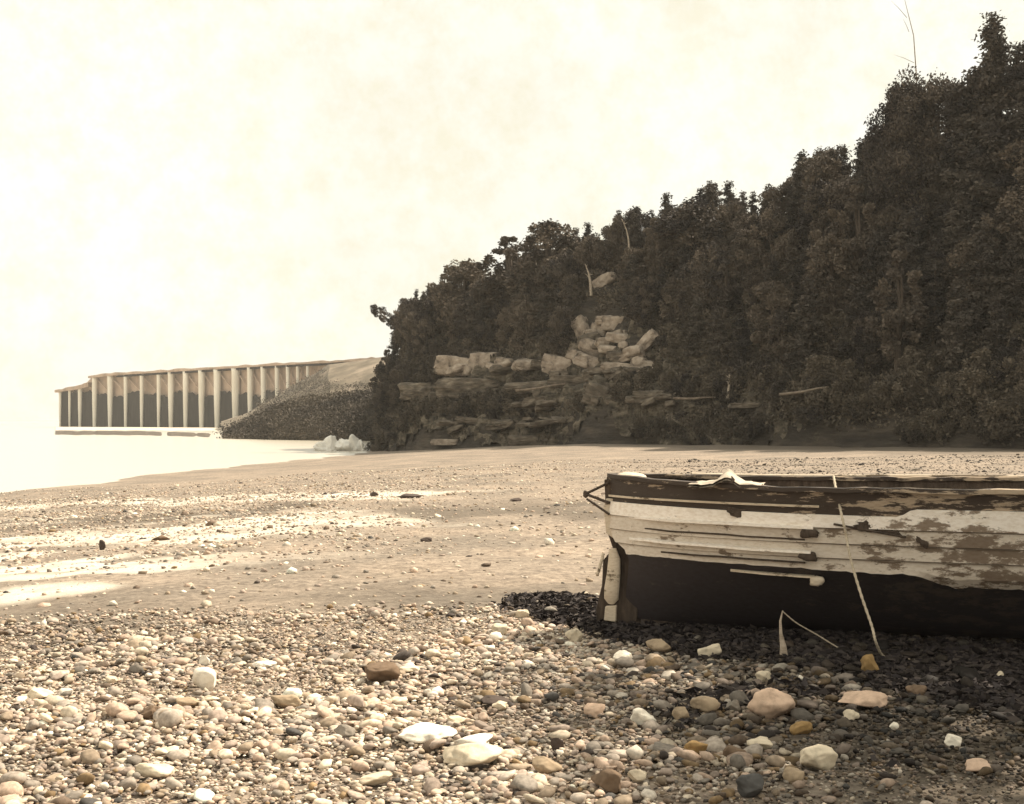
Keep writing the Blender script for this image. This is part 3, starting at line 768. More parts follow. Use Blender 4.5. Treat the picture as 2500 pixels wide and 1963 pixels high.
for i, (c_, w_) in enumerate(posts):
    yt, yb = ytop_(c_) + (2 if c_ < 196 else 4), yfoot(c_) + 6
    m_ = (yt + yb) / 2
    d = float(np.interp(c_, fa[:, 0], fa[:, 3])); K = 10
    V_ = []; rows_ = [(yt, w_ * .62), (yt + 8, w_ * .56), (m_, w_ * .5), (yb - 20, w_ * .40), (yb, w_ * .34)]
    for yy, hw in rows_:
        for k in range(K):
            a_ = 2 * PI * k / K
            V_.append(((c_ + hw * math.cos(a_) - HX) / FPX * d, d - 1.4 + hw / FPX * d * math.sin(a_), CAMZ + (HY - yy) / FPX * d))
    F_ = [(j * K + (k + 1) % K, j * K + k, (j + 1) * K + k, (j + 1) * K + (k + 1) % K) for j in range(len(rows_) - 1) for k in range(K)]
    link('post', mesh_np('post', V_, [np.array(F_), np.array([tuple(range(K))])], M['postwhite'], True), pier)
for i in range(len(posts) - 1):
    a_, b_ = posts[i][0], posts[i + 1][0]
    if a_ > 600: mt_ = 12
    yl = 838 + 5 * math.sin(i * 2.1) if a_ > 190 else 832 + 2 * (i % 2)
    if a_ > 520: yl = min(yl, yfoot(a_) - 8)
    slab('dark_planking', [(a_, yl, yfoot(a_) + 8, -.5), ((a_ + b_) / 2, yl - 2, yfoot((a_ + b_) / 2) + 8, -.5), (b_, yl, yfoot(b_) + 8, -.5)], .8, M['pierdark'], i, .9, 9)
slab('upper_boarding', [(q_, ytop_(q_) + 3, yfoot(q_) + 6, 1.2) for q_ in (124, 166, 196, 250, 300, 400, 500, 600, 700, 780, 840)], .8, M['pierboard'], 3, .3, 60)
for i in range(3, len(posts) - 1):
    a_, b_ = posts[i][0], posts[i + 1][0]
    y1, y2 = ytop_(a_) + 7, 836 if b_ < 540 else min(836, yfoot(b_) - 4)
    for (pa, pb) in (((a_, y1), (b_, y2)),):
        A_, B_ = P3(*pa, -.2), P3(*pb, -.2)
        V_, F_ = tube([A_, A_.lerp(B_, .5), B_], [.28, .28, .28], 5)
        link('brace', mesh_np('brace', V_, F_, M['pierboard'], True), pier)
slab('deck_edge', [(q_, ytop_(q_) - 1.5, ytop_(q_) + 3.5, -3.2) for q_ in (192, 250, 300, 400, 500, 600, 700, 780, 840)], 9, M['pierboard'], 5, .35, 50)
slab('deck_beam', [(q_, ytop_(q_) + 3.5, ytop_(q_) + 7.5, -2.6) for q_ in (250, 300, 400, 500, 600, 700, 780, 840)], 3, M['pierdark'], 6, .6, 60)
slab('end_deck', [(121, 829, 834, -3), (150, 824, 830, -3), (166, 820, 828, -3), (192, 812, 822, -3)], 9, M['pierboard'], 7, .3, 12)
# narrow pale strand and a dark-coloured strip for the pier's reflection in front of it
M['strand'] = noise_mat('pale_strand', [(0.5, 0.42, 0.32), (0.7, 0.6, 0.48)], .2, bump=.2)
M['reflection_tone'] = noise_mat('dark_reflection', [(0.05, 0.04, 0.032), (0.12, 0.095, 0.07)], .15, bump=.6, bdist=.3)  # dark tone for the painted reflection
def strip(name, pts, ya, yb, mat, seed, gaps=None):
    """low strip along the far water between two photo heights"""
    q = np.linspace(0, len(pts) - 1, 240); p = np.array(pts, float)
    a = np.interp(q, np.arange(len(p)), p[:, 0]); off = np.interp(q, np.arange(len(p)), p[:, 1])
    n_ = fbm(a * .03, 0, 0, seed, 3)
    H = WATER_Z
    rows = []
    for t_ in np.linspace(0, 1, 6):
        yy = ya + off + (yb - ya) * t_ + n_ * .8
        d = (CAMZ - H) / ((yy - HY) / FPX)
        zz = H + .3 * math.sin(t_ * PI) * (1 if gaps is None else np.clip(1.2 * vnoise(a * .06, 3, 0, seed + 4) + .9, -1, 1)) - .02 + 0 * a
        rows.append(np.stack([(a - HX) / FPX * d, d, zz], 1))
    me = mesh_np(name, np.concatenate(rows), grid_faces(6, 240), mat, True)
    tag(link(name, me), kind='structure')
strip('strand', [(118, 0), (300, 0), (460, 2), (590, 3)], 905.5, 914, M['strand'], 2)
strip('pier_reflection', [(118, 0), (300, 1), (460, 6), (590, 8)], 914.5, 924, M['reflection_tone'], 5, gaps=True)  # reflection under the pier, made as a dark strip

# ------------------------------------------------------------------ the old boat
BX, BY = (1291 - HX) / FPX * 9.9, 9.9
BG = float(ground(BX + 1.0, BY - .5))
boat = bpy.data.objects.new('wooden_boat', None); COL.objects.link(boat)
boat.location = (BX, BY, BG); boat.rotation_euler = (math.radians(0), 0, math.radians(-17))
tag(boat, 'derelict wooden boat with peeling white planks and dark bottom, stranded on the shingle', 'boat')

def paint_mat(name, base, under, amount, seed=0., streak=(1.7, 1.7, 4.2)):
    """old paint with bare patches; more is gone towards the far (right) end of the hull"""
    m, n, l, b = nt(name)
    t = n.new('ShaderNodeTexCoord'); mp = n.new('ShaderNodeMapping'); mp.inputs['Scale'].default_value = streak; mp.inputs['Location'].default_value = (seed, 0, 0)
    l.new(t.outputs['Object'], mp.inputs[0])
    a = n.new('ShaderNodeTexNoise'); a.inputs['Scale'].default_value = 2.3; a.inputs['Detail'].default_value = 8; a.inputs['Roughness'].default_value = .72; l.new(mp.outputs[0], a.inputs['Vector'])
    sp = n.new('ShaderNodeSeparateXYZ'); l.new(t.outputs['Object'], sp.inputs[0])
    mr = n.new('ShaderNodeMapRange'); l.new(sp.outputs['X'], mr.inputs[0]); mr.inputs[1].default_value = 1.2; mr.inputs[2].default_value = 2.4; mr.inputs[3].default_value = amount; mr.inputs[4].default_value = amount + .10
    ad = n.new('ShaderNodeMath'); ad.operation = 'ADD'; l.new(a.outputs['Fac'], ad.inputs[0]); l.new(mr.outputs[0], ad.inputs[1])
    r = n.new('ShaderNodeValToRGB'); e = r.color_ramp.elements
    e[0].position, e[0].color = .615, (*base, 1); e[1].position, e[1].color = .665, (*under, 1)
    q = e.new(.63); q.color = (*[(x_ + y_) / 2 for x_, y_ in zip(base, under)], 1)
    l.new(ad.outputs[0], r.inputs[0])
    g = n.new('ShaderNodeTexNoise'); g.inputs['Scale'].default_value = 14; g.inputs['Detail'].default_value = 6; l.new(mp.outputs[0], g.inputs['Vector'])
    rg = n.new('ShaderNodeValToRGB'); rg.color_ramp.elements[0].position = .3; rg.color_ramp.elements[0].color = (.84, .80, .75, 1); rg.color_ramp.elements[1].position = .6; rg.color_ramp.elements[1].color = (1, 1, 1, 1)
    l.new(g.outputs['Fac'], rg.inputs[0])
    mm = n.new('ShaderNodeMix'); mm.data_type = 'RGBA'; mm.blend_type = 'MULTIPLY'; mm.inputs[0].default_value = 1
    l.new(r.outputs[0], mm.inputs[6]); l.new(rg.outputs[0], mm.inputs[7]); l.new(mm.outputs[2], b.inputs['Base Color'])
    b.inputs['Roughness'].default_value = .65
    bp = n.new('ShaderNodeBump'); bp.inputs['Strength'].default_value = .6; bp.inputs['Distance'].default_value = .006; l.new(ad.outputs[0], bp.inputs['Height']); l.new(bp.outputs[0], b.inputs['Normal'])
    return m
M['hullwhite'] = paint_mat('peeling_white_paint', (.88, .80, .71), (.26, .20, .15), 0.0)
M['hullcream'] = paint_mat('worn_cream_paint', (.64, .56, .47), (.20, .15, .11), .03, 6.)
M['hulldark'] = paint_mat('old_dark_bottom', (.046, .038, .039), (.075, .060, .052), .0, 4.)
M['bulwark'] = paint_mat('weathered_dark_rail', (.06, .045, .036), (.42, .33, .24), .03, 9., (1.6, 1.6, 9))
M['railpale'] = paint_mat('worn_pale_rail', (.62, .52, .40), (.16, .12, .08), .04, 2., (2, 2, 6))
M['darkwood'] = noise_mat('dark_timber', [(0.035, 0.026, 0.02), (0.11, 0.08, 0.06)], 9, stretch=(2, 2, .5), bump=.5)

LB_, ZS = 6.4, 1.17
def zsheer(u): return 1.125 + .05 * (u / LB_) + .055 * np.maximum(1 - np.asarray(u) / 1.6, 0) ** 1.5
def Bu(u):
    u = np.asarray(u, float)
    a = np.clip(u / 2.7, 0, 1); e = np.clip((LB_ - u) / 3.0, 0, 1)
    return .98 * (1 - (1 - a) ** 2.1) ** .78 * (.72 + .28 * (1 - (1 - e) ** 2))
def hb(u, z):
    """half breadth"""
    t_ = np.clip(np.asarray(z, float) / 1.17, 0.0, 1.2)
    full = np.where(t_ > .48, .86 + .14 * (np.clip(t_, 0, 1) - .48) / .52, .86 * (np.clip(t_, 0, 1) / .48) ** .72)
    ent = np.clip((np.asarray(u) ) / .55, 0, 1) ** .8          # finer entry low down at the bow
    low = np.clip(1 - t_ / .52, 0, 1)
    return Bu(u) * full * (1 - low * (1 - ent) * .55)
def ustart(z): # the stem line: plumb above, cut in just above the old waterline
    return float(np.interp(z, [0, .30, .52, .60, .66, .74, .9, 1.2], [.12, .16, .20, .17, .08, .02, 0.0, -.01]))
def shell(name, zb, zt, mat, off=0.0, nz_=6, u0=None, u1=None, zb_fn=None, zt_fn=None, thick=.022, parent=boat, side=(-1, 1), lap=0.0, nu_=150):
    parts = []
    for s_ in side:
        u_lin = np.linspace(0, 1, nu_) ** 1.35
        outer, inner = [], []
        for j in range(nz_ + 1):
            t_ = j / nz_
            ua = (ustart(zb + (zt - zb) * t_) if u0 is None else u0); ub = LB_ if u1 is None else u1
            u = ua + (ub - ua) * u_lin
            lo = zb if zb_fn is None else zb_fn(u); hi = zt if zt_fn is None else zt_fn(u)
            z = lo + (hi - lo) * t_
            b_ = hb(u, z) + off + lap * (1 - t_)
            if u0 is None: b_ = np.where(u_lin < .0001, .012, b_)
            outer.append(np.stack([u, s_ * b_, z + 0 * u], 1)); inner.append(np.stack([u, s_ * np.maximum(b_ - thick, .002), z + 0 * u], 1))
        Vo = np.concatenate(outer + inner[::-1]); nr = 2 * (nz_ + 1)
        F_ = grid_faces(nr, nu_)
        close = np.array([[ (nr - 1) * nu_ + i, (nr - 1) * nu_ + i + 1, i + 1, i] for i in range(nu_ - 1)])
        e0 = np.array([[j * nu_, (j + 1) * nu_, (nr - 2 - j) * nu_, (nr - 1 - j) * nu_] for j in range(nz_)])
        e1 = e0 + nu_ - 1
        Fa = np.concatenate([F_, close, e0, e1[:, ::-1]])
        if s_ > 0: Fa = Fa[:, ::-1]
        parts.append((Vo, Fa))
    V, F = join(parts)
    me = mesh_np(name, V, F, mat, False)
    return link(name, me, parent)
jag = lambda u: .578 + .004 * fbm(u * 14, 0, 0, 3, 3) - .012 * sstep(1.5, 1.8, u) + .012 * fbm(u * 16, 1, 0, 8, 4) * sstep(1.6, 2.0, u) - .085 * sstep(2.3, 2.6, u)
whtop = lambda u: .978 - .012 * sstep(0, 1.5, u) + .055 * sstep(2.22, 2.34, u)
shell('bottom_planking', 0.0, .60, M['hulldark'], off=-.012, nz_=16, thick=.02)
# upper strakes, each lapping the one below
edges = [.565, .66, .765, .875, .978]
for k in range(4):
    shell('strake', edges[k], edges[k + 1] + .012, M['hullwhite'] if k == 3 else M['hullcream'], off=.004 * k + .004, nz_=3, lap=.016,
          zb_fn=jag if k == 0 else (lambda u, k=k: edges[k] - .004 * np.sin(u * 2) + 0 * u), zt_fn=whtop if k == 3 else None)
for z_ in edges[1:4]:
    shell('plank_seam', z_ - .006, z_ - .002, M['oldlog'], off=.0235, nz_=1, thick=.012, side=(-1,))
shell('bulwark', .96, 1.12, M['bulwark'], off=-.006, nz_=4, zt_fn=lambda u: zsheer(u) - .012)
shell('cover_strip', 1.015, 1.03, M['railpale'], off=.02, nz_=1, thick=.03, u1=1.7)
# rail cap with a ragged edge
capV = []
def cap(mat, name, u0, u1, z_off, w_, h_, outs=.03):
    parts = []
    for s_ in (-1, 1):
        u = np.linspace(u0, u1, 90); zz = zsheer(u) + z_off + .006 * vnoise(u * 7, s_, 0, 5)
        ho = np.maximum(hb(u, zz) + outs, .03); hi_ = np.maximum(ho - w_ + .01 * vnoise(u * 11, 3, 0, 4), .004)
        r_ = [np.stack([u, s_ * ho, zz], 1), np.stack([u, s_ * ho, zz + h_], 1), np.stack([u, s_ * hi_, zz + h_], 1), np.stack([u, s_ * hi_, zz], 1)]
        V = np.concatenate(r_); n_ = 90
        F = np.array([(k * n_ + i, k * n_ + i + 1, ((k + 1) % 4) * n_ + i + 1, ((k + 1) % 4) * n_ + i) for k in range(4) for i in range(n_ - 1)] + [(0, n_, 2 * n_, 3 * n_), (n_ - 1, 4 * n_ - 1, 3 * n_ - 1, 2 * n_ - 1)])
        parts.append((V, F))
    V, F = join(parts)
    return link(name, mesh_np(name, V, F, mat, False), boat)
cap(M['bulwark'], 'rail_cap', 0.0, LB_, -.012, .13, .03)
stick_far = [(u, float(hb(u, 1.1)) + .02, float(zsheer(u)) + .022) for u in np.linspace(.6, LB_ - .2, 40)]
V, F = tube(stick_far, [.012] * 40, 6)
link('worn_rail_edge', mesh_np('worn_rail_edge', V, F, M['railpale'], True), boat)
# rub rails, broken off short
def rail(name, z0, h_, u0, u1, out, mat, end_dark=True):
    u = np.linspace(u0, u1, 80); n_ = 80
    zz = z0 + .006 * vnoise(u * 5, z0 * 9, 0, 2)
    b0 = hb(u, zz) + .014
    taper = np.clip((u - u0) / .25, 0.15, 1)
    oo = out * taper
    r_ = [np.stack([u, -b0, zz], 1), np.stack([u, -(b0 + oo), zz + .2 * h_], 1), np.stack([u, -(b0 + oo), zz + .75 * h_], 1), np.stack([u, -b0, zz + h_], 1)]
    V = np.concatenate(r_)
    F = np.array([(k * n_ + i, k * n_ + i + 1, ((k + 1) % 4) * n_ + i + 1, ((k + 1) % 4) * n_ + i) for k in range(4) for i in range(n_ - 1)] + [(0, n_, 2 * n_, 3 * n_), (n_ - 1, 4 * n_ - 1, 3 * n_ - 1, 2 * n_ - 1)])
    o = link(name, mesh_np(name, V, F, mat, False), boat)
    if end_dark:   # splintered bracket at the broken end
        V = rock_mesh('broken_end', (.13, .09, .075), int(z0 * 100), M['darkwood'], .35, .6)
        q = link('broken_end', V, o, (u1 - .02, -float(hb(u1, z0)) - .03, z0 - .02))
    return o
rail('rub_rail', .855, .03, .22, 1.66, .05, M['hullwhite'])
rail('rub_rail', .685, .028, .22, 1.64, .06, M['hullwhite'])
rail('open_seam', .778, .018, .24, 1.60, .022, M['darkwood'], False)
rail('open_seam', .612, .014, .5, 1.60, .03, M['darkwood'], False)
rail('loose_batten', .505, .022, 1.05, 1.66, .05, M['railpale'], False)
link('batten_knob', rock_mesh('batten_knob', (.11, .08, .08), 4, M['railpale'], .3, .3), boat, (1.68, -float(hb(1.68, .5)) - .05, .49))
# holes and sprung planks at the damaged stretch
for (u, z, w_, h_, rz) in [(2.05, .90, .15, .06, .2), (2.17, .87, .11, .045, .3), (1.12, .965, .13, .045, .1), (2.38, .80, .07, .045, .5)]:
    me = rock_mesh('plank_hole', (w_, .008, h_), int(u * 50), M['darkwood'], .8, .2, ICO4, .25)
    link('plank_hole', me, boat, (u, -float(hb(u, z)) - .024, z), (0, rz, .02))
def stick(name, a, c, r, mat, parent=None, k=6, sag=0.0, jitter=0.0, n_=10):
    a, c = Vector(a), Vector(c)
    P = [a.lerp(c, i / n_) + Vector((random.uniform(-1, 1) * jitter, random.uniform(-1, 1) * jitter, -sag * math.sin(PI * i / n_))) for i in range(n_ + 1)]
    V, F = tube(P, [r] * (n_ + 1), k)
    caps = [tuple(range(k))[::-1], tuple(range(n_ * k, n_ * k + k))]
    return link(name, mesh_np(name, V, [F, np.array(caps)], mat, True), parent)
stick('sprung_plank_edge', (1.80, -float(hb(1.8, .93)) - .035, .905), (2.28, -float(hb(2.3, .85)) - .035, .83), .008, M['darkwood'], boat)
# stem timber, with a pale cheek plank and an iron shoe
def prism(name, poly, y0, y1, mat, parent):
    n_ = len(poly)
    V = [(a, y0, b_) for a, b_ in poly] + [(a, y1, b_) for a, b_ in poly]
    me = bpy.data.meshes.new(name)
    me.from_pydata(V, [], [tuple(range(n_)), tuple(range(2 * n_ - 1, n_ - 1, -1))] + [(i, i + n_, (i + 1) % n_ + n_, (i + 1) % n_) for i in range(n_)])
    me.update(); me.materials.append(mat); o = link(name, me, parent)
    bv = o.modifiers.new('bevel', 'BEVEL'); bv.width = .006; bv.segments = 2
    return o
prism('stem_post', [(-.02, 1.15), (.05, 1.15), (.06, .72), (.20, .56), (.28, .50), (.24, -.02), (-.08, -.02), (-.09, .10), (-.04, .30), (-.03, .50), (.05, .60), (.0, .74)], -.05, .05, M['darkwood'], boat)
V, F = tube([(.055, -.09, .60), (.07, -.10, .52), (.065, -.11, .40), (.05, -.11, .28), (.045, -.10, .20), (.04, -.09, .165)], [.03, .05, .056, .062, .06, .03], 12)
link('cheek_plank', mesh_np('cheek_plank', V * np.array([1, .5, 1]) - np.array([0, .03, 0]), F, M['railpale'], True), boat)
prism('stem_shoe', [(.0, .14), (.09, .15), (.085, .02), (-.01, .03)], -.11, -.055, M['railpale'], boat)
stick('chafing_strip', (-.02, -.08, .56), (-.07, -.08, .38), .014, M['railpale'], boat, jitter=.004)
# struts that meet in a point ahead of the stem
tip = (-.18, -.02, 1.03)
stick('strut', (.02, -.06, 1.125), tip, .011, M['darkwood'], boat)
stick('strut', (.03, -.09, .965), tip, .012, M['darkwood'], boat)
stick('strut', (.03, -.09, .875), (-.17, -.02, .99), .010, M['darkwood'], boat)
link('strut_tip', rock_mesh('strut_tip', (.05, .03, .06), 8, M['darkwood'], .2, .3), boat, tip)
prism('bow_cheek', [(0.0, 1.0), (-.02, .93), (.0, .72), (.16, .62), (.20, .62), (.06, 1.0)], -.075, -.055, M['railpale'], boat)
# pale breasthook on the bow
V, F = ICO3
Vb = V * np.array([.14, .12, .045]) * (1 + .12 * fbm(V[:, 0] * 2, V[:, 1] * 2, V[:, 2], 4, 3))[:, None]
link('breasthook', mesh_np('breasthook', Vb, F, M['railpale'], True), boat, (.17, 0, 1.165))
# inside: ceiling planks, floor, thwarts, ribs
shell('inner_lining', .35, 1.13, M['darkwood'], off=-.055, nz_=4, u0=.35)
fl = np.linspace(.4, LB_ - .1, 40)
V = np.concatenate([np.stack([fl, -hb(fl, .4) + .05, .40 + 0 * fl], 1), np.stack([fl, hb(fl, .4) - .05, .40 + 0 * fl], 1)])
link('floor_boards', mesh_np('floor_boards', V, grid_faces(2, 40), M['darkwood']), boat)
for u in (1.5, 2.9, 4.3):
    w_ = float(hb(u, .9)) - .06
    prism('thwart', [(u - .12, .90), (u + .12, .90), (u + .12, .94), (u - .12, .94)], -w_, w_, M['driftwood'], boat)
# transom at the far end
zz = np.linspace(.02, 1.2, 12); bb = hb(np.full(12, LB_ - .01), zz)
poly = [(-b_, z_) for b_, z_ in zip(bb, zz)] + [(b_, z_) for b_, z_ in zip(bb[::-1], zz[::-1])]
me = bpy.data.meshes.new('transom')
n_ = len(poly); V = [(LB_ - .05, a, b_) for a, b_ in poly] + [(LB_, a, b_) for a, b_ in poly]
me.from_pydata(V, [], [tuple(range(n_)), tuple(range(2 * n_ - 1, n_ - 1, -1))] + [(i, i + n_, (i + 1) % n_ + n_, (i + 1) % n_) for i in range(n_)]); me.materials.append(M['hullwhite'])
link('transom', me, boat)
stick('keel', (.15, 0, 0.0), (LB_, 0, 0.0), .05, M['darkwood'], boat)

BM = Matrix.Translation(boat.location) @ boat.rotation_euler.to_matrix().to_4x4()
def bw_(u, y, z): return BM @ Vector((u, y, z))
# pale crumpled sheet over the far gunwale, with a small dark opening
cs = 26
uu = np.linspace(-1, 1, cs); vv = np.linspace(-1, 1, 14)
U, Vv = np.meshgrid(uu, vv)
hgt = .085 * np.clip(1 - np.abs(U - .08) / .32, 0, 1) ** .8 + .035 * np.clip(1 - np.abs(U) / 1.0, 0, 1)
hgt = hgt * (1 - .45 * np.abs(Vv)) + .008 * fbm(U * 5, Vv * 4, 0, 8, 3)
Vc = np.stack([U.ravel() * .27, Vv.ravel() * .20, hgt.ravel()], 1)
Vc2 = Vc - np.array([0, 0, .02])
Fc = grid_faces(14, cs)
Vall, Fall = join([(Vc, Fc), (Vc2, Fc[:, ::-1])])
M['canvas'] = noise_mat('pale_canvas', [(.36, .30, .23), (.58, .49, .39)], 6, bump=.5, bscale=14, bdist=.02)
cv = link('canvas_sheet', mesh_np('canvas_sheet', Vall, Fall, M['canvas'], True), None, bw_(1.02, -float(hb(1.02, 1.1)) + .12, float(zsheer(1.02)) + .012), boat.rotation_euler)
tag(cv, 'pale crumpled sheet peaked on the boat rail near its middle', 'sheet')
V, F = tube([(0, 0, 0), (.012, 0, .03), (.0, 0, .055)], [.018, .014, .003], 6)
o = link('opening', mesh_np('opening', V, F, M['darkwood'], True), cv, (.06, -.19, .012))

# ropes
def rope(pts, r, label, name='rope', group=None):
    pts = [Vector(p) for p in pts]
    P = []
    for i in range(len(pts) - 1):
        p0 = pts[max(i - 1, 0)]; p1 = pts[i]; p2 = pts[i + 1]; p3 = pts[min(i + 2, len(pts) - 1)]
        for k in range(14):
            t_ = k / 14
            P.append(.5 * ((2 * p1) + (p2 - p0) * t_ + (2 * p0 - 5 * p1 + 4 * p2 - p3) * t_ ** 2 + (3 * p1 - p0 - 3 * p2 + p3) * t_ ** 3))
    P.append(pts[-1])
    rr = [r * (1 + .18 * math.sin(i * 1.9)) for i in range(len(P))]
    V, F = tube(P, rr, 7)
    o = link(name, mesh_np(name, V, F, M['rope'], True)); tag(o, label, 'rope', group)
    return o
def at(px, py, d): return Vector(((px - HX) / FPX * d, d, CAMZ + (HY - py) / FPX * d))
gp = lambda px, py, l_=.02: px_ground(px, py, l_) + Vector((0, 0, l_))
e = gp(1874, 1396)
rope([at(1770, 1012, 9.0), at(1776, 1045, 8.75), at(1787, 1095, 8.38), at(1797, 1140, 8.36), at(1801, 1165, 8.33), at(1811, 1208, 8.3), at(1829, 1268, 8.2), at(1850, 1330, 8.12), at(1858, 1362, 8.08), e + Vector((0, 0, .01)), gp(1905, 1398), gp(1950, 1402)], .009, 'pale rope hanging over the boat side down to the shingle')
_ds = px_ground(1665, 1398).y
rope([at(1660, 1297, _ds), at(1690, 1322, _ds + .05), at(1735, 1348, _ds + .1), at(1785, 1378, _ds + .1), gp(1830, 1396, .015), gp(1868, 1400, .015), gp(1920, 1398, .015), gp(1965, 1404, .015)], .0045, 'slack thin line running from the top of the pale stick to the rope end')
a = gp(1665, 1398, .0)
d_ = a.y
V, F = tube([at(1663, 1398, d_), at(1662, 1372, d_), at(1657, 1345, d_), at(1656, 1318, d_), at(1661, 1296, d_)], [.030, .022, .012, .008, .004], 8)
o = link('driftwood_stick', mesh_np('driftwood_stick', V, F, M['driftwood'], True)); tag(o, 'short pale stick standing in the shingle before the boat', 'stick')

# ------------------------------------------------------------------ beach stones
C = {'white': (.78, .70, .58), 'cream': (.64, .54, .40), 'pink': (.56, .40, .29), 'tan': (.36, .27, .18), 'brown': (.17, .115, .075), 'ochre': (.30, .19, .08), 'dark': (.075, .055, .045), 'grey': (.26, .225, .185), 'blue': (.09, .085, .08)}
SM = {k: noise_mat(k + '_stone', [tuple(x_ * .62 for x_ in v), v, tuple(min(x_ * 1.12, .85) for x_ in v)], 16, detail=8, bump=.5, bscale=40, bdist=.006) for k, v in C.items()}
ST = [  # photo x, base y, width, height, colour, label
 (430, 1462, 50, 36, 'white', 'white angular stone with a peaked top, alone on the left'),
 (80, 1484, 45, 20, 'cream', 'pale low stone near the left edge'),
 (560, 1419, 42, 13, 'white', 'slim white slab right of the peaked white stone'),
 (807, 1446, 62, 36, 'brown', 'dark domed stone with deep shade beneath'),
 (868, 1430, 36, 16, 'cream', 'small pale stone just right of the dark domed stone'),
 (908, 1576, 92, 30, 'white', 'long flat white stone left of the pair of flat stones'),
 (1008, 1588, 76, 26, 'white', 'flat white stone, upper of the stacked pair'),
 (1000, 1624, 110, 34, 'cream', 'wide cream stone, lower of the stacked pair'),
 (970, 1537, 34, 15, 'cream', 'small pale stone tilted above the long flat white one'),
 (1367, 1540, 46, 30, 'white', 'white rounded stone left of the big pink one'),
 (1645, 1526, 82, 52, 'pink', 'large rounded pink stone, biggest right of centre'),
 (1837, 1503, 84, 26, 'pink', 'long flat pink stone right of the biggest pink one'),
 (1738, 1635, 74, 42, 'cream', 'cream stone with a pointed right end, low on the right'),
 (1352, 1657, 36, 22, 'cream', 'pale pebble beside the round dark red stone at the bottom'),
 (1292, 1680, 54, 36, 'brown', 'round dark red stone near the bottom edge'),
 (1592, 1690, 50, 40, 'blue', 'blackish round stone at the bottom edge right of centre'),
 (1847, 1432, 36, 34, 'ochre', 'ochre round stone just below the rope end'),
 (1510, 1396, 40, 26, 'cream', 'pale stone at the edge of the boat shadow'),
 (1322, 1410, 38, 24, 'white', 'white lumpy stone below the stem of the boat'),
 (1400, 1385, 46, 24, 'tan', 'tan stone between two pale ones along the boat shadow'),
 (1222, 1362, 36, 24, 'cream', 'pale stone below the tip of the boat shadow'),
 (1107, 1312, 24, 18, 'cream', 'small cream stone left of the boat shadow tip'),
 (1700, 1447, 14, 12, 'white', 'tiny bright white pebble right of the standing stick'),
 (1622, 1448, 28, 20, 'cream', 'pale pebble below the standing stick'),
 (2022, 1582, 32, 22, 'white', 'white pebble alone on the dark lower right'),
 (2077, 1636, 56, 18, 'pink', 'pinkish flat stone at the lower right edge'),
 (1617, 1588, 48, 18, 'cream', 'pale flat stone below the biggest pink one'),
 (1262, 1520, 42, 24, 'pink', 'pink stone left of the white rounded one'),
 (1497, 1514, 54, 28, 'tan', 'tan humped stone left of the biggest pink one'),
 (1447, 1526, 28, 22, 'tan', 'small tan stone left of the tan humped one'),
 (1560, 1511, 30, 24, 'grey', 'bluish grey stone between tan hump and biggest pink stone'),
 (1182, 1590, 26, 26, 'dark', 'small dark upright stone right of the stacked pair'),
 (1897, 1546, 16, 14, 'white', 'tiny white pebble below the long flat pink stone'),
 (1805, 1530, 26, 22, 'cream', 'small pale stone under the left end of the long pink one'),
 (2122, 1442, 20, 16, 'cream', 'small pale pebble at the far right below the boat'),
 (330, 1648, 62, 24, 'cream', 'broad cream stone near the bottom left'),
 (800, 1664, 62, 20, 'cream', 'flat cream stone near the bottom, left of centre'),
 (1065, 1345, 32, 20, 'cream', 'pale stone up the beach left of the boat shadow'),
 (435, 1412, 20, 20, 'white', 'small white pebble above the peaked white stone'),
 (452, 1490, 32, 12, 'cream', 'small flat pale stone below the peaked white stone'),
 (505, 1362, 22, 11, 'cream', 'little pale stone far up on the left'),
 (320, 1526, 36, 24, 'brown', 'dark brown stone below and left of the peaked white one'),
 (400, 1506, 52, 22, 'tan', 'tan stone with shaded front below the peaked white one'),
 (1052, 1496, 64, 14, 'dark', 'long dark stone lying flat near the middle'),
 (1062, 1508, 32, 16, 'cream', 'rounded pale stone under the long dark one'),
 (730, 1564, 40, 22, 'grey', 'dull grey stone left of the long flat white one'),
 (1160, 1640, 54, 28, 'tan', 'tan stone at the bottom between cream pair and red stone'),
 (1480, 1600, 40, 26, 'ochre', 'ochre brown stone below the tan humped one'),
 (1560, 1610, 40, 26, 'brown', 'dark brown stone left of the pointed cream one'),
 (1700, 1560, 44, 26, 'ochre', 'ochre stone right below the biggest pink one'),
 (1950, 1480, 40, 22, 'brown', 'dull brown stone right of the long flat pink one'),
 (1690, 1662, 40, 30, 'tan', 'tan stone left of the pointed cream stone at the bottom'),
 (235, 1450, 26, 12, 'cream', 'small pale stone between the edge stone and the peaked one'),
 (610, 1500, 60, 24, 'tan', 'wide tan stone in the left middle of the shingle'),
 (795, 1054, 15, 7, 'dark', 'small dark rock alone on the far flat near the pool'),
 (868, 1058, 46, 7, 'dark', 'long low dark rock on the far sand flat'),
 (1095, 1065, 22, 6, 'dark', 'small dark rock on the sand left of the boat'),
 (216, 1166, 14, 15, 'dark', 'small dark upright rock among the left pools'),
 (905, 1150, 20, 7, 'dark', 'little dark rock midway up the sand'),
 (340, 1150, 34, 9, 'brown', 'low brown rock in the left pools'),
]
stone_xy = []
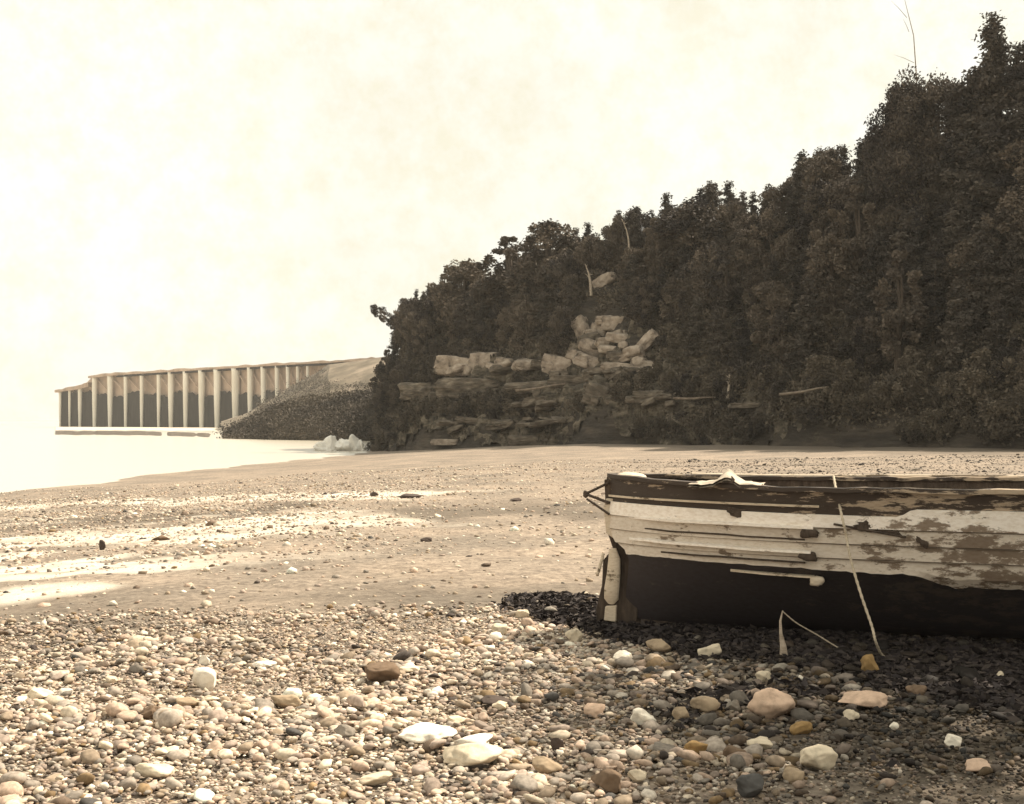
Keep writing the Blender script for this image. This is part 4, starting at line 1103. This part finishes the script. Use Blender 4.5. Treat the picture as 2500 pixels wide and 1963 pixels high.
for i, (px, py, w_, h_, c_, lab) in enumerate(ST):
    p = px_ground(px, py)
    sx, sz = w_ / FPX * p.y, h_ / FPX * p.y
    far = py < 1200
    dims = (sx * 1.08, sx * random.uniform(.65, .95), sz * (1.25 if not far else 1.5))
    me = rock_mesh('stone', (dims[0], dims[1], dims[2] * .9), 500 + i, SM[c_], .20, 0, ICO4, .03, 7)
    if i == 0: me = rock_mesh('stone', dims, 512, SM[c_], .1, 0, ICO4, .03, 8)
    o = link('stone', me, None, (p.x, p.y + dims[1] * .35, p.z + sz * .48), (0, random.uniform(-.1, .1), random.uniform(-.4, .4)))
    tag(o, lab, 'stone', 'larger stones on the beach')
    stone_xy.append((p.x, p.y + dims[1] * .35, max(sx, dims[1]) * .5))

# ------------------------------------------------------------------ shingle: countless pebbles in one mesh
PAL = np.array([C['white'], C['cream'], C['pink'], C['tan'], C['brown'], C['ochre'], C['dark'], C['grey'], C['blue'], (.46, .39, .32), (.39, .30, .24)])
WL = np.array([.06, .17, .17, .12, .05, .02, .025, .11, .015, .15, .14]); WR = np.array([.025, .06, .08, .17, .18, .12, .14, .10, .07, .07, .10])
M['pebble'], n, l, b = nt('shingle')
a_ = n.new('ShaderNodeAttribute'); a_.attribute_name = 'tone'
t = n.new('ShaderNodeTexCoord'); nz = n.new('ShaderNodeTexNoise'); nz.inputs['Scale'].default_value = 45; nz.inputs['Detail'].default_value = 6; l.new(t.outputs['Object'], nz.inputs['Vector'])
r = n.new('ShaderNodeValToRGB'); r.color_ramp.elements[0].position = .3; r.color_ramp.elements[0].color = (.62, .60, .58, 1); r.color_ramp.elements[1].position = .7; r.color_ramp.elements[1].color = (1.12, 1.1, 1.08, 1)
l.new(nz.outputs['Fac'], r.inputs[0])
mm = n.new('ShaderNodeMix'); mm.data_type = 'RGBA'; mm.blend_type = 'MULTIPLY'; mm.inputs[0].default_value = 1
l.new(a_.outputs['Color'], mm.inputs[6]); l.new(r.outputs[0], mm.inputs[7]); l.new(mm.outputs[2], b.inputs['Base Color']); b.inputs['Roughness'].default_value = .75

def pebbles(name, N, y0, y1, smin, smed, smax, base, dens_fn, seed, label, lift=.3, sig=.42, cscale=.85):
    rs = np.random.default_rng(seed)
    n0 = N * 4
    y = np.sqrt(rs.uniform(y0 ** 2, y1 ** 2, n0)); x = rs.uniform(-1, 1, n0) * (.55 * y + 2.6)
    k = rs.uniform(0, 1, n0) < dens_fn(x, y)
    x, y = x[k][:N], y[k][:N]; N = len(x)
    s_ = np.clip(np.exp(rs.normal(math.log(smed), sig, N)), smin, smax)
    s_ = s_ * (1 + .35 * fbm(x * 1.3, y * 1.3, 0, 93, 3))
    for (a, c_, r_) in stone_xy:
        k = np.hypot(x - a, y - c_) > r_ * .8 + s_ * .3
        x, y, s_ = x[k], y[k], s_[k]
    N = len(x)
    z = ground(x, y) + .012 * fbm(x * 2.2, y * 2.2, 0, 9, 2) + s_ * rs.uniform(-.05, lift, N)
    bv, bf = base; nv = len(bv)
    q = rs.normal(size=(N, 4)); q /= np.linalg.norm(q, axis=1)[:, None]
    fl_ = rs.uniform(.3, .68, N); el = rs.uniform(.65, 1.0, N)
    yaw = rs.uniform(0, 2 * PI, N); pit = rs.normal(0, .22, N); rol = rs.normal(0, .22, N)
    W = bv[None] * (1 + .28 * rs.normal(size=(N, nv, 1)).clip(-1.2, 1.2) * (.3 if nv > 20 else .45)) * 1.12
    for _ in range(4 if nv > 20 else 2):
        qn = rs.normal(size=(N, 1, 3)); qn /= np.linalg.norm(qn, axis=2)[:, :, None]
        W = W - np.maximum((W * qn).sum(2, keepdims=True) - rs.uniform(.5, .95, (N, 1, 1)), 0) * qn * .9
    W = W * (1 + .3 * (W * rs.normal(size=(N, 1, 3)) * .6).sum(2, keepdims=True).clip(-.8, .8))
    W = W * (np.stack([np.ones(N), el, fl_], 1) * s_[:, None] * .5)[:, None, :]
    cz_, sz_ = np.cos(yaw), np.sin(yaw); cx_, sx_ = np.cos(pit), np.sin(pit); cy_, sy_ = np.cos(rol), np.sin(rol)
    Y1 = W[:, :, 1] * cx_[:, None] - W[:, :, 2] * sx_[:, None]; Z1 = W[:, :, 1] * sx_[:, None] + W[:, :, 2] * cx_[:, None]
    X2 = W[:, :, 0] * cy_[:, None] + Z1 * sy_[:, None]; Z2 = -W[:, :, 0] * sy_[:, None] + Z1 * cy_[:, None]
    X3 = X2 * cz_[:, None] - Y1 * sz_[:, None]; Y3 = X2 * sz_[:, None] + Y1 * cz_[:, None]
    z = z
    V = np.stack([X3 + x[:, None], Y3 + y[:, None], Z2 + z[:, None]], 2).reshape(-1, 3)
    F = (bf[None] + (np.arange(N) * nv)[:, None, None]).reshape(-1, 3)
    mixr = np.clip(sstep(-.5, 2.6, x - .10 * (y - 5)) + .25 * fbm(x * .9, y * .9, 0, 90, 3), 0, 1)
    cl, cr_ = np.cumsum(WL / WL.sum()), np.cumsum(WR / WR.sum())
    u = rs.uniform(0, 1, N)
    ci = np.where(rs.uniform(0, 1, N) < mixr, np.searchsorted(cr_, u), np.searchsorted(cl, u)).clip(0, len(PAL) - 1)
    sc_ = boat_shade(x, y) * .85  # the boat's shadow darkens the pebble colours
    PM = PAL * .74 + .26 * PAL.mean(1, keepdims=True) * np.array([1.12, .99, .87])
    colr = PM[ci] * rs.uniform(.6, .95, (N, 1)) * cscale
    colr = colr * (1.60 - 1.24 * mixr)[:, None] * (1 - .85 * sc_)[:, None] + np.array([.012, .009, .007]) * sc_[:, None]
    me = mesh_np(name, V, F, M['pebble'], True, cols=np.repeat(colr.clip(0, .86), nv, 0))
    tag(link(name, me), label, 'shingle', kind='stuff')
    return N
d1 = lambda x, y: np.where(y < 9.2, 1, np.clip(1 - (y - 9.2) / 2.0, .0, 1) * .8) 
print(pebbles('shingle', 29000, 3.6, 11.5, .02, .036, .11, ICO2, d1, 1, 'mixed pebbles covering the near beach', .3, .5))
print(pebbles('fine_shingle', 98000, 3.6, 12.5, .010, .024, .05, ICO1, d1, 2, 'small gravel between the larger pebbles', .2))
def d2(x, y):
    left = np.clip(1 - (x + .16 * y) / (.12 * y), 0, 1)      # a stonier patch on the left flat
    p = .25 * (y > 9) + .9 * left * sstep(14, 17, y) * (1 - sstep(34, 44, y)) + .12 * np.clip(fbm(x * .35, y * .35, 0, 44, 3), 0, 1)
    return p
print(pebbles('scattered_stones', 50000, 9, 52, .018, .038, .16, ICO1, d2, 3, 'loose stones strewn over the sand flat', .1, .5))

# ------------------------------------------------------------------ dark wrack added to deepen the boat's shadow, also on the right shingle
M['weed_shade_mat'] = leaf_mat('weed_shade_tone', (0.034, 0.028, 0.028), (0.12, 0.095, 0.078))
x = RNG.uniform(-1.2, 6, 60000); y = RNG.uniform(4.3, 11.6, 60000)
pr = boat_shade(x, y) * .9 + .55 * sstep(.25, .8, fbm(x * 1.1, y * 1.1, 0, 97, 4) + .22 * (x - 1.6) - .05 * abs(y - 7)) * sstep(.3, 1.6, x - .1 * (y - 6)) * (y < 9.5)
ok = RNG.uniform(0, 1, 60000) < pr * .75
for (a, c_, r_) in stone_xy: ok &= np.hypot(x - a, y - c_) > r_ * .9
x, y = x[ok], y[ok]
P = np.stack([x, y, ground(x, y) + RNG.uniform(.0, .028, len(x))], 1)
P = np.repeat(P, 4, 0) + RNG.normal(size=(len(P) * 4, 3)) * np.array([.03, .03, .006])
V, F = quad_cloud(P, .034, .75, 2.4)
me = mesh_np('weed_shade', V, F, M['weed_shade_mat'], False, attrs={'tint': np.repeat(RNG.uniform(0, .45, len(P)), 4)})
tag(link('weed_shade', me), kind='stuff', label='dark wrack added to deepen the boat shadow, also strewn over the darker shingle on the right', cat='weed_shade')

# ------------------------------------------------------------------ haze
hz_, n, l, b = nt('haze_air'); n.remove(b)
pv = n.new('ShaderNodeVolumePrincipled'); pv.inputs['Color'].default_value = (1.0, .96, .88, 1); pv.inputs['Density'].default_value = .00024
l.new(pv.outputs[0], n['Material Output'].inputs['Volume'])
a, c = (-700, -300, -6.5), (700, 1500, 60)
V = [(x_, y_, z_) for x_ in (a[0], c[0]) for y_ in (a[1], c[1]) for z_ in (a[2], c[2])]
me = mesh_np('haze', V, np.array([[0, 1, 3, 2], [4, 6, 7, 5], [0, 4, 5, 1], [2, 3, 7, 6], [0, 2, 6, 4], [1, 5, 7, 3]]), hz_)
tag(link('haze', me), kind='stuff')
